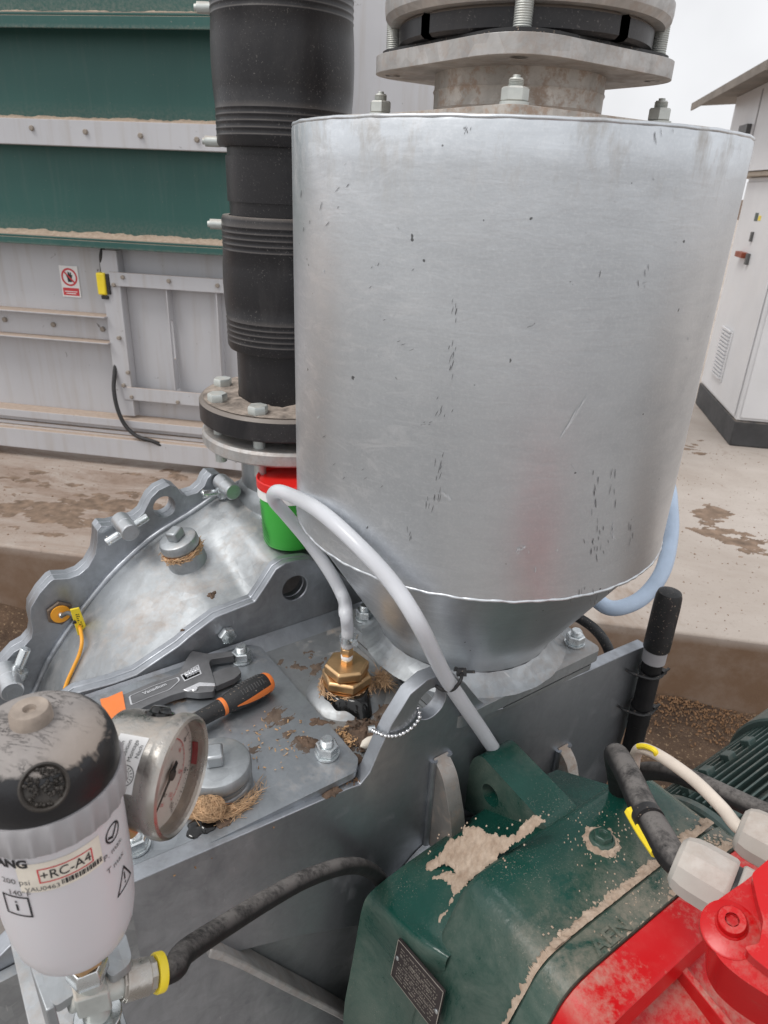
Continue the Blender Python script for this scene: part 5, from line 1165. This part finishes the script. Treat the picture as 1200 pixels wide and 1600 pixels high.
# sand in the hollow, and along the flange seam
sa, sb, sc = far[3], near[3], near[4]
nsa = (near[3] - far[3]).cross(near[4] - far[3]).normalized()
if nsa.z < 0: nsa = -nsa
def onsand(x, y, h=.0005): return onplane(520 + x / 3.158, 1140 + y / 3.158, near[3] + nsa * .0015, nsa) + nsa * h
from mathutils import noise as MN
def heap(o, x, y, nn, x0, x1, y0, y1, cell, fn, hmax, name, parent, mm=None):
    """dust lying on a plane: a fine height field kept only where fn(x, y) > 0"""
    nx, ny = int((x1 - x0) / cell), int((y1 - y0) / cell); val = {}; m = MB(); idx = {}
    for i in range(nx + 1):
        for j in range(ny + 1):
            a_, b_ = x0 + i * cell, y0 + j * cell; val[i, j] = fn(a_, b_)
    def vid(i, j):
        if (i, j) not in idx:
            a_, b_ = x0 + i * cell, y0 + j * cell; P = o + x * a_ + y * b_; v = val[i, j]
            h = hmax * min(1, max(0, v) * 2.2) * (.55 + .45 * MN.noise(P * 160)) + (.0008 if v > 0 else 0) * abs(MN.noise(P * 420)); idx[i, j] = len(m.v); m.v.append(P + nn * (h if v > 0 else -.0008))
        return idx[i, j]
    for i in range(nx):
        for j in range(ny):
            if max(val[i, j], val[i + 1, j], val[i, j + 1], val[i + 1, j + 1]) > 0: m.f.append((vid(i, j), vid(i + 1, j), vid(i + 1, j + 1), vid(i, j + 1)))
    if m.f: return part(name, m, mm or M['dry sand'], parent, kind='stuff', ang=180)
def fbm(P, s_, o_=4): return MN.fractal(P * s_, .9, 2.1, o_)
def polyd(P2, poly):
    """signed distance to a polygon, positive inside"""
    x, y = P2; ins = False; best = 9
    for k in range(len(poly)):
        (xa, ya), (xb, yb) = poly[k - 1], poly[k]
        if (ya > y) != (yb > y) and x < (xb - xa) * (y - ya) / (yb - ya + 1e-12) + xa: ins = not ins
        dx, dy = xb - xa, yb - ya; t = max(0, min(1, ((x - xa) * dx + (y - ya) * dy) / (dx * dx + dy * dy + 1e-12))); best = min(best, math.hypot(x - xa - dx * t, y - ya - dy * t))
    return best if ins else -best
so2 = near[3] + nsa * .0012; sx2 = (A - nsa * A.dot(nsa)).normalized(); sy2 = nsa.cross(sx2)
def loc2(P): d = P - so2; return d.dot(sx2), d.dot(sy2)
pol1 = [loc2(onsand(*p, 0)) for p in ((640, 480), (700, 480), (760, 512), (830, 526), (900, 522), (960, 440), (1000, 425), (1035, 450), (850, 590), (720, 705), (650, 760), (597, 830), (575, 765), (530, 742), (480, 772), (442, 776), (500, 722), (600, 700), (606, 680), (520, 664), (500, 690), (452, 692), (470, 655), (520, 625), (552, 570), (560, 545), (610, 535), (655, 540))]
pol2 = [loc2(onsand(*p, 0)) for p in ((330, 895), (372, 878), (400, 960), (440, 1010), (500, 945), (560, 880), (590, 830), (580, 900), (500, 1000), (455, 1065), (420, 1035), (350, 965))]
allp = pol1 + pol2; bx0, bx1, by0, by1 = min(p[0] for p in allp) - .01, max(p[0] for p in allp) + .01, min(p[1] for p in allp) - .01, max(p[1] for p in allp) + .01
def f_hollow(a_, b_):
    P = so2 + sx2 * a_ + sy2 * b_; n1 = fbm(P, 130) * .0045; d1 = max(polyd((a_, b_), pol1), polyd((a_, b_), pol2)) + n1
    return d1 / .006 if d1 > 0 else (.12 if fbm(P, 420, 3) > .75 and d1 > -.016 else -1)
heap(so2, sx2, sy2, nsa, bx0, bx1, by0, by1, .0011, f_hollow, .0030, 'sand_patch', GB)
ztop = .7812
def f_seam(a_, b_):
    P = W(a_, b_, ztop); w_ = (.011 + .008 * MN.noise(V((a_ * 22, 0, 3)))) * min(1, max(.12, (a_ + .235) * 14)); d_ = b_ - (Q2 + .001); v = (w_ - d_) / .010 + fbm(P, 140) * .55
    return v if v > 0 else (.12 if fbm(P, 430, 3) > .62 + d_ * 9 else -1)
heap(O + Z * (ztop + .0004), A, B, Z, -.205, .088, Q2 + .0005, Q2 + .055, .0011, f_seam, .0035, 'seam_sand', GB)
m = MB(); rows = []; cpts = [V((p, 0, z)) for p, z in prof2[6:12]]; cpath = spline(cpts, k=40)
for k, c_ in enumerate(cpath):
    f = k / len(cpath); wd = max(.0012, (.010 - .004 * f + .006 * MN.noise(V((f * 30, 1, 0))) + .004 * MN.noise(V((f * 90, 4, 0))))); nn = V((c_.x + .065, 0, c_.z - .5)).normalized(); nw = A * nn.x + Z * nn.z; P = W(c_.x, Q2, c_.z)
    rows.append([P + B * (wd * t_) + nw * (.0006 + .0022 * (1 - t_) * (.6 + .4 * MN.noise(V((f * 200, t_ * 9, 2)))) if t_ < 1 else -.001) for t_ in (0, .25, .5, .8, 1)])
m.grid(rows); part('seam_sand', m, M['dry sand'], GB, kind='stuff', recalc=False)
pa_, pb_ = pq(pcx)[:2]
def f_bolt(a_, b_):
    P = W(a_, b_, ztop); d_ = math.hypot(a_ - pa_, b_ - pb_); v = (.0215 - d_) / .008 + fbm(P, 150) * .6
    return v if v > 0 else (.12 if fbm(P, 430, 3) > .45 + d_ * 7 else -1)
heap(O + Z * (ztop + .0002), A, B, Z, pa_ - .055, pa_ + .055, pb_ - .055, pb_ + .055, .0012, f_bolt, .0065, 'sand_ring', GB)
def f_rimtop(a_, b_):
    P = W(a_, b_, ztop); d_ = b_ - (Q2 - .034); v = .15 - d_ / .02 + fbm(P, 90) * .8 + (a_ - .0) * 3; return v if v > 0 else (.12 if fbm(P, 430, 3) > .50 - a_ * 1.5 else -1)
heap(O + Z * (pq(prow(Q2 - .01, .0045)[5])[2] + .0003), A, B, Z, -.16, .08, Q2 - .0335, Q2 - .003, .0011, f_rimtop, .0014, 'rim_sand', GB)

# ================================================================== RED MOTOR
RM = thing('drive_motor', 'bright red motor bolted to the green gearbox flange, dusty, with terminal box', 'motor', W(-.06, -.5, .2))
RD, RC = M['red enamel'], M['red glossy enamel']
QR = Q2 - .0348
m = MB(); rr = subrows([prow(QR, .000), prow(QR - .002, .0035), prow(QR - .040, .000), prow(QR - .044, -.004), prow(QR - .045, -.040), prow(QR - .012, -.046)], 1); m.grid(rr); part('flange_ring', m, RD, RM, ang=40)
m = MB(); rr = prow(QR - .012, -.0455); m.add(rr, [tuple(range(len(rr)))]); part('flange_web', m, RD, RM)
m = MB(); m.lathe(W(-.05, QR - .0125, .56), -B, [(.19, 0), (.175, .02), (.135, .10), (.125, .16), (.125, .42)], 64); part('motor_body', m, RD, RM)
for t in (60, 100, 135, 165):
    t = math.radians(t); d = A * math.cos(t) + Z * math.sin(t); c = W(-.05, 0, .56); s_ = d.cross(B)
    P = [c + B * (QR - .013) + d * .13, c + B * (QR - .013) + d * .205, c + B * (QR - .05) + d * .19, c + B * (QR - .20) + d * .135, c + B * (QR - .20) + d * .10]
    m = MB(); m.plate([p - s_ * .004 for p in P], s_ * .008); part('rib', m, RD, RM, bev=.0015)
jp = rng(1143, 1440, .70); jn = ((CAM - jp).normalized() + AX_U * .42 + AX_R * .06).normalized()
def oj(u, v, h=0): return onplane(u, v, jp, jn) + jn * h
ol = rnd([oj(*p) for p in ((1106, 1430), (1120, 1407), (1168, 1374), (1200, 1346), (1330, 1255), (1450, 1500), (1330, 1640), (1200, 1556), (1158, 1530), (1124, 1500), (1107, 1468))], [.004, .004, .006, .006, .01, .01, .01, .006, .008, .006, .006], 5)
m = MB(); m.plate(ol, jn * -.085); part('terminal_box', m, RC, RM, bev=.0075, seg=5)
ll = rnd([oj(u, v, .0004) for u, v in ((1172, 1378), (1181, 1420), (1190, 1450), (1184, 1486), (1160, 1490), (1172, 1506), (1215, 1540), (1330, 1610), (1430, 1500), (1322, 1268), (1200, 1354))], .003, 4)
m = MB(); m.plate(ll, jn * .016); part('box_lid', m, RC, RM, bev=.004, seg=3)
m = MB(); m.lathe(oj(1140, 1452), jn, [(.0205, -.004), (.0200, .0006), (.0185, .0012)], 32); part('screw_boss', m, RC, RM)
m = MB(); m.lathe(oj(1143, 1444), jn, [(.0120, -.002), (.0112, .002), (.0100, .003), (.0100, .0085), (.0092, .0100), (.0048, .0100)], 28, capb=False); m.lathe(oj(1143, 1444), jn, [(.0048, .0100), (.0046, .0055), (0, .0055)], 6, capa=False, capb=False); part('cover_screw', m, RC, RM)
gd = (-B * .042 + A * .013 - Z * .002).normalized()
def gland(P0, s, name):
    g = MB(); prof = [(.0135, .0), (.0205, .0008), (.0262, .0050), (.0295, .0130), (.0305, .022), (.0308, .050), (.0290, .0525)]
    g.lathe(P0, gd, [(r * s, h * s) for r, h in prof], 11, ph=.2, capb=False); g.lathe(P0, gd, [(.0262 * s, .049 * s), (.0262 * s, .0522 * s)], 32)
    o = part('cable_gland', g, M['nylon'], RM, bev=.0018, ang=24, seg=3)
    g = MB(); g.lathe(P0, gd, [(.0255 * s, .052 * s), (.0255 * s, .0565 * s)], 32); part('seal', g, M['black_rub'], o)
    g = MB(); g.lathe(P0, gd, [(.0285 * s, .0565 * s), (.0310 * s, .059 * s), (.0310 * s, .078 * s), (.0290 * s, .081 * s)], 8, ph=.45); g.lathe(P0, gd, [(.024 * s, .081 * s), (.024 * s, .14 * s)], 32); part('gland_nut', g, M['nylon'], o, bev=.0008, ang=28); return o
G1 = rng(1054, 1342, .815); gland(G1, .90, 'cable_gland')
G2 = rng(1153, 1292, .90); gland(G2, .84, 'cable_gland')
# cables
def cable(name, P, r, mm, label): return solo(name, MB().tube(P, r, 18), mm, label, 'cable', ang=60)
tcab = thing('power_cable', 'thick dusty grey black cable bending out of the bigger gland, taped yellow', 'cable', G1)
TCP = [G1 + gd * .02, G1, rng(1027, 1300, .835), rng(1005, 1262, .865), rng(985, 1218, .905), rng(970, 1190, .945), rng(963, 1180, .98), rng(962, 1186, 1.03), rng(966, 1215, 1.10), rng(970, 1260, 1.18)]
m = MB(); m.tube(TCP, .0138, 22); part('sheath', m, M['rubber_dusty'], tcab, ang=60)
a_, b_ = rng(1016, 1283, .842), rng(1010, 1273, .85); m = MB(); m.cyl(a_, b_ , .0148, n=24); part('tie', m, M['black_rub'], tcab)
m = MB(); L_ = [rng(985, 1268, .860), rng(1002, 1297, .842), rng(1026, 1332, .822)]; m.tube(L_, .0062, 8); part('yellow_marker', m, M['yellow'], tcab)
cable('white_cable', [G2 + gd * .02, G2, rng(1128, 1262, .92), rng(1088, 1222, .945), rng(1050, 1193, .965), rng(1020, 1175, .985), rng(1002, 1170, 1.0), rng(993, 1180, 1.03), rng(990, 1205, 1.06), rng(986, 1250, 1.12)], .0068, M['white_cable'], 'white cable bending from the smaller gland over the gearbox corner')
m = MB(); a_ = rng(1014, 1172, .985); m.tube([rng(997, 1166, .99), rng(1008, 1166, .98), rng(1022, 1172, .97), rng(1026, 1180, .975)], .0032, 8); solo('cable_marker', m, M['yellow'], 'yellow marker strip tied on the bend of the white cable', 'marker')
cable('black_cable', [rng(985, 1215, 1.10), rng(1010, 1205, 1.07), rng(1050, 1208, 1.04), rng(1090, 1222, 1.02), rng(1140, 1245, 1.0), rng(1200, 1272, .98), rng(1280, 1300, .95)], .0112, M['rubber_dusty'], 'dusty black cable running under the white cable towards the finned motor')
cable('thin_black_cable', [rng(880, 955, 1.5), rng(905, 966, 1.48), rng(928, 982, 1.46), rng(945, 1003, 1.44), rng(955, 1030, 1.44), rng(960, 1080, 1.46)], .0095, M['black_rub'], 'thin black cable behind the tank flange, before the concrete edge')
cable('blue_hose', [T0 + V((.10, .235, 1.34)), T0 + V((.14, .33, 1.33)), T0 + V((.21, .40, 1.24)), rng(1035, 730, 1.62), rng(1048, 800, 1.60), rng(1046, 850, 1.58), rng(1034, 895, 1.55), rng(1008, 930, 1.53), rng(978, 947, 1.51), rng(950, 949, 1.5), rng(920, 930, 1.5), rng(885, 925, 1.50), rng(860, 960, 1.5), rng(850, 1040, 1.52)], .0148, M['blue_hose'], 'pale blue braided hose hanging in a bend behind the round tank')
# rod with rubber cap tied to the plate end
RW = W(.288, -.139, .010)
RP_ = thing('capped_rod', 'upright black rod with rubber cap tied to the end of the flange plate', 'rod', RW + Z * .35)
m = MB(); m.lathe(RW, Z, [(.0200, .816), (.0212, .818), (.0208, .90), (.0200, .916), (.0178, .9235), (.012, .9265), (0, .927)], 40, capb=False); part('rubber_cap', m, M['black_rub'], RP_)
m = MB(); m.lathe(RW, Z, [(.0188, .792), (.0188, .816)], 40); part('grey_band', m, M['ring_plastic'], RP_)
m = MB(); m.lathe(RW, Z, [(.0168, .35), (.0168, .66), (.0178, .661), (.0178, .70), (.0165, .705), (.0165, .792)], 40); part('tube', m, M['rubber_dusty'], RP_)
for k, z in enumerate((.772, .696)):
    m = MB(); m.tube([RW + V((math.cos(t) * .0192, math.sin(t) * .0192, z + .003 * math.sin(t))) for t in [6.283 * i / 16 for i in range(16)]], .0022, 6, True)
    e = RW + A * -.018 + B * .005 + Z * z; m.tube([RW + B * -.019 + Z * z, RW - B * .016 - A * .022 + Z * (z + .002), RW - A * .038 + B * .006 + Z * (z + .004), RW - A * .04 + B * .02 + Z * (z + .004)], .0024, 6)
    kx = RW + A * .014 - B * .014 + Z * z; m.box((-.005, -.004, -.004), (.005, .004, .004), (kx, A, B, Z)); m.box((.004, -.002, -.0015), (.016, .002, .0015), (kx, A, B, Z))
    solo('cable_tie', m, M['black_rub'], ('black cable tie just under the grey band of the capped rod', 'lower black cable tie round the capped rod')[k], 'cable tie', 'cable ties on the capped rod')
# grey green finned motor
FM = thing('finned_motor', 'dark grey green finned electric motor low behind the white cable', 'motor', W(.45, -.27, .2))
FG = M['fin_green']; fc_ = W(0, -.285, .435)
m = MB(); m.lathe(fc_, A, [(.100, .33), (.104, .335), (.104, .70), (.100, .705)], 64); part('body', m, FG, FM)
m = MB(); m.box((.340, -.0016, .1035), (.69, .0016, .126)); finm = m.mesh('fin'); finm.materials.append(FG)
for k in range(26):
    t = math.radians(-78 + 6.0 * k); d = B * math.sin(t) + Z * math.cos(t); s_ = A.cross(d) * -1
    o = bpy.data.objects.new('fin', finm); COL.objects.link(o); o.parent = FM; o.matrix_local = Matrix.Translation(fc_ - ORG[FM]) @ Matrix((A, s_, d)).transposed().to_4x4()
m = MB(); m.lathe(fc_, A, [(.122, .318), (.127, .322), (.127, .334), (.122, .338)], 64); part('end_shield', m, FG, FM)
m = MB(); m.box((.36, -.10, -.13), (.62, .10, -.104), (fc_, A, B, Z)); m.box((.40, -.07, -.80), (.44, .07, -.13), (fc_, A, B, Z)); m.box((.54, -.07, -.80), (.58, .07, -.13), (fc_, A, B, Z)); part('foot', m, FG, FM)
m = MB(); m.lathe(fc_, A, [(.136, .66), (.140, .665), (.140, .80), (.130, .82)], 64); part('fan_cowl', m, FG, FM)
for p, t in ((.36, -8), (.36, 30), (.43, 34), (.50, 34), (.57, 34), (.39, 46)):
    t = math.radians(t); d = B * math.sin(t) + Z * math.cos(t); s_ = A.cross(d); m = MB(); m.box((-.012, -.010, .104), (.012, .010, .136), (fc_ + A * p, A, s_, d)); part('boss', m, FG, FM, bev=.002)

# ================================================================== SENSOR, CABLE, SWING BOLTS ON THE SCALLOPED FLANGE
sc_ = onq(93, 956, QS) - B * .0008
SN = thing('flange_sensor', 'amber sensor in a dark hexagon nut on the scalloped flange', 'sensor', sc_)
m = MB(); m.lathe(sc_, -B, [(.0215, 0), (.0225, .001), (.0225, .005), (.0205, .0065)], 6, ph=.5); part('hexagon_nut', m, M['dark_iron'], SN, bev=.0006)
m = MB(); m.lathe(sc_, -B, [(.0155, .0062), (.0158, .0070), (.0155, .0085), (.004, .0088), (.004, .0105), (0, .0105)], 32, capb=False); part('disc', m, M['amber'], SN)
m = MB(); m.lathe(sc_ - B * .010, -B, [(.005, 0), (.0045, .004), (.0035, .006)], 16); part('connector', m, M['zinc'], SN)
bc_ = sc_ + B * .038; m = MB(); m.lathe(bc_, B, [(.0225, 0), (.0225, .010), (.020, .013)], 32); part('rear_cap', m, M['amber'], SN)
def onshell(u, v, lift=.004):
    r = ray(u, v).normalized(); d = .7
    while d < 2:
        P = CAM + r * d; p, q, z = pq(P)
        if q > QM + .03 and z < zsh(p, q): break
        d += .002
    return CAM + r * (d - lift * 1.6)
yc = [sc_ - B * .014, onq(106, 958, QS - .025), onq(115, 962, QS - .034), onq(123, 975, QS - .036), onshell(128, 1000, .012), onshell(124, 1022, .007), onshell(114, 1045, .006), onshell(104, 1068, .006), onshell(94, 1100, .006)]
YC = thing('yellow_cable', 'yellow orange cable with a yellow tag hanging from the amber sensor', 'cable', yc[3])
m = MB(); m.tube(yc[2:], .0030, 12); part('sheath', m, M['amber'], YC, ang=60)
m = MB(); m.tube(yc[:3], .0036, 12); part('plug_end', m, M['ink_grey'], YC, ang=60)
tgp = [onq(u, v, QS - .041) for u, v in ((110, 953), (124, 950), (139, 990), (122, 993))]
m = MB(); m.plate(tgp, B * .004); tg_ = part('tag', m, M['yellow'], YC, bev=.0008)
m = MB(); rd = random.Random(3)
for k in range(8):
    f = .2 + k * .075; a_, b_ = tgp[0].lerp(tgp[3], f), tgp[1].lerp(tgp[2], f)
    for x0, x1 in ((.42, .55), (.6, .72), (.36, .40)):
        if rd.random() < .75: c0, c1 = a_.lerp(b_, x0), a_.lerp(b_, x1); e = (tgp[3] - tgp[0]) * .035; m.quad(c0 - B * .0004, c1 - B * .0004, c1 + e - B * .0004, c0 + e - B * .0004)
part('print', m, M['ink'], tg_, kind='stuff', recalc=False)
m = MB(); m.tube([tgp[0].lerp(tgp[3], .5) - B * .002 + A * (.008 * math.cos(t)) * .2 + Z * .004 * math.sin(t) for t in (0, 1, 2, 3)], .002, 6); part('tie', m, M['ink'], YC)
def swing_bolt(c, d, label, s=1.22):
    S_ = thing('swing_bolt', label, 'bolt', c, 'swing bolts round the scalloped flange'); up_ = B.cross(d).normalized()
    if up_.z < 0: up_ = -up_
    m = MB(); m.lathe(c - B * .052 * s, B, [(.0105 * s, 0), (.012 * s, .002), (.012 * s, .022 * s), (.0125 * s, .0225 * s), (.0125 * s, .045 * s), (.011 * s, .047 * s)], 28); part('lug', m, M['galv_clean'], S_)
    p = c - B * .018 - up_ * .016
    m = MB(); m.lathe(p - d * .032 * s, d, [(.0052 * s, 0), (.0058 * s, .001), (.0058 * s, .063 * s), (.0052 * s, .064 * s)], 20); part('pin', m, M['zinc'], S_)
    m = MB(); m.lathe(p - d * .009 * s, d, [(.006 * s, 0), (.0115 * s, .003), (.0125 * s, .009 * s), (.0115 * s, .015 * s), (.006 * s, .018 * s)], 28); part('eye', m, M['zinc'], S_)
    m = MB(); q = p - d * .027 * s; m.tube([q - B * .012, q, q + B * .010 + up_ * .004], .0013, 6); part('split_pin', m, M['zinc_dull'], S_); return S_
tan1 = (onq(205, 812, QS) - onq(160, 840, QS)).normalized()
swing_bolt(onq(186, 810, QS) , tan1, 'bright swing bolt in the middle notch of the scalloped flange')
tan2 = (onq(357, 765, QS) - onq(320, 770, QS)).normalized()
swing_bolt(onq(342, 750, QS), tan2, 'bright swing bolt topmost on the scalloped flange, beside the pipe stub')
tan3 = (onq(25, 1035, QS) - onq(5, 1085, QS)).normalized()
swing_bolt(onq(6, 1042, QS), tan3, 'bright swing bolt lowest on the scalloped flange, behind the dusty cap', 1.45)

# ================================================================== DIRT, CHIPS AND CRUMBS
def chips(P, n, spread, mm, name, s0, s1, zf, label=None, seed=1):
    rd = random.Random(seed); m = MB()
    for i in range(n):
        f = rd.random(); k = f * (len(P) - 1); j = min(int(k), len(P) - 2); c = P[j].lerp(P[j + 1], k - j) + V((rd.gauss(0, spread), rd.gauss(0, spread), 0)); c.z = zf + rd.uniform(0, .003)
        s = rd.uniform(s0, s1); q = Quaternion((rd.gauss(0, 1), rd.gauss(0, 1) * .4, rd.gauss(0, 1) * .4, rd.gauss(0, 1))).normalized(); m.box((-s, -s * .35, -s * .2), (s, s * .35, s * .2), (c, q @ V((1, 0, 0)), q @ V((0, 1, 0)), q @ V((0, 0, 1))))
    o = part(name, m, mm); o['kind'] = 'stuff'
    if label: tag(o, label, 'crumbs')
    return o
gap = [W(-.62, -.106, 0), W(-.40, -.107, 0), W(-.27, -.106, 0)]
chips(gap[:2], 260, .0035, M['chip'], 'sawdust', .0012, .004, DZ + .002, 'tan sawdust in the gap between hatch plate and flange plate', 1)
chips(gap, 300, .004, M['chip_dark'], 'sawdust', .001, .003, DZ + .001, 'brown crumbs along the gap before the hatch plate', 2)
chips([onz(570, 1125, DZ), onz(560, 1165, DZ), onz(590, 1150, DZ)], 260, .012, M['dark crud'], 'dark_crumbs', .0012, .004, DZ + .001, 'dark crumbs heaped below the brass plug beside the lifting ear', 3)
chips([onz(535, 1145, DZ), onz(548, 1165, DZ)], 90, .0045, M['chip'], 'sawdust', .001, .0028, DZ + .003, 'orange brown sawdust heap beside the front hatch nut', 4)
chips([onz(400, 1130, HT), onz(470, 1150, HT), onz(420, 1200, HT), onz(380, 1150, HT)], 60, .02, M['chip'], 'sawdust', .0008, .0024, HT + .0003, 'few tan chips scattered over the hatch plate', 5)
blob(onz(573, 1150, DZ), .024, .008, 8, M['dark crud'], parent=H, lump=.5); blob(onz(548, 1190, DZ), .014, .006, 9, M['dark crud'], parent=H, lump=.4)
o = blob(onz(481, 1160, HT), .012, .003, 10, M['dark crud'], parent=H, lump=.5); blob(onz(496, 1128, HT), .009, .002, 12, M['dark crud'], parent=H, lump=.6)
blob(onz(520, 1236, .832), .010, .003, 14, M['dark crud'], parent=H, lump=.6); blob(onz(331, 930, .945), .007, .003, 15, M['dark crud'], parent=H, lump=.6)
blob(onz(285, 985, .9), .003, .002, 16, M['dark crud'], parent=H)
m = MB(); c = onz(577, 1160, DZ + .012); m.lathe(c - A * .014, A, [(.0008, 0), (.006, .006), (.0075, .014), (.006, .024), (.001, .030)], 14); solo('wood_splinter', m, M['cream'], 'pale wood splinter lying against the lifting ear under the bead chain', 'splinter')


def grime_at(o, x, y, nn, rx, ry, fn_s, thr, name, parent, mm, seed, h=.0006, cell=.0012):
    def fn(a_, b_):
        P = o + x * a_ + y * b_; e = 1 - (a_ / rx) ** 2 - (b_ / ry) ** 2; v = MN.fractal(V((a_ * fn_s[0] + seed, b_ * fn_s[1], seed * 1.7)), .8, 2.1, 5) * .8 + e * .75 - thr
        return v
    return heap(o, x, y, nn, -rx, rx, -ry, ry, cell, fn, h, name, parent, mm)
hx_ = (onz(470, 1120, HT) - onz(390, 1165, HT)).normalized(); hy_ = Z.cross(hx_)
for u, v, rx, ry, sd, th in ((432, 1120, .050, .030, 1, .62), (455, 1152, .030, .022, 2, .60), (480, 1165, .022, .014, 3, .45), (400, 1175, .035, .02, 4, .85), (300, 1080, .05, .02, 5, .85)):
    grime_at(onz(u, v, HT) + Z * .0001, hx_, hy_, Z, rx, ry, (30, 75), th, 'grime', H, M['grime'], sd, .0005)
for u, v, rx, ry, sd, th in ((500, 1050, .035, .075, 6, .70), (560, 1140, .045, .035, 7, .30), (605, 1110, .03, .05, 8, .55), (455, 1040, .05, .03, 9, .85), (575, 1000, .05, .03, 12, .9)):
    grime_at(onz(u, v, DZ) + Z * .0002, A, B, Z, rx, ry, (45, 45), th, 'grime', H, M['grime'], sd, .0008)
for u, v, rx, ry, sd, th in ((1110, 805, .16, .30, 21, .80), (1150, 845, .22, .22, 22, .70), (1085, 700, .2, .3, 23, .9), (60, 800, .55, .22, 24, .55), (190, 790, .45, .18, 25, .60), (30, 745, .5, .2, 26, .85), (270, 745, .35, .15, 27, .75)):
    o = grime_at(onz(u, v, 0) + Z * .0006, V((1, 0, 0)), V((0, 1, 0)), Z, rx, ry, (7, 12), th, 'dirt_stain', None, M['slab_dirt'], sd, .003, .008)
    if o: o['kind'] = 'stuff'; tag(o, 'brown dirt streaked over the pale concrete ' + {21: 'right of the tank, rear streak', 22: 'right of the tank, front patch', 23: 'near the cabinet plinth', 24: 'before the container, leftmost patch', 25: 'before the container, above the middle swing bolt', 26: 'close under the container base rail', 27: 'beside the topmost swing bolt'}[sd], 'dirt')
rd = random.Random(31); m = MB()
for i in range(1500):
    x, y = (rd.uniform(.5, 2.2), rd.uniform(EDGE + .02, 4.8)) if i % 2 else (rd.uniform(-3.2, -.6), rd.uniform(EDGE + .02, 3.5)); s_ = rd.uniform(.0012, .004) * (1 + 1.2 * rd.random() ** 6); t = rd.uniform(0, 6.28)
    d1, d2 = V((math.cos(t), math.sin(t), 0)), V((-math.sin(t), math.cos(t), 0)); p = V((x, y, .0005)); m.add([p + d1 * s_, p - d1 * s_ * .6 + d2 * s_ * .7, p - d1 * s_ * .6 - d2 * s_ * .8, p + Z * s_ * .7], [(0, 1, 3), (1, 2, 3), (2, 0, 3), (0, 2, 1)])
o = part('grit', m, M['chip_dark'], ang=180); o['kind'] = 'stuff'; tag(o, 'fine dark grit strewn over the concrete slab', 'grit')
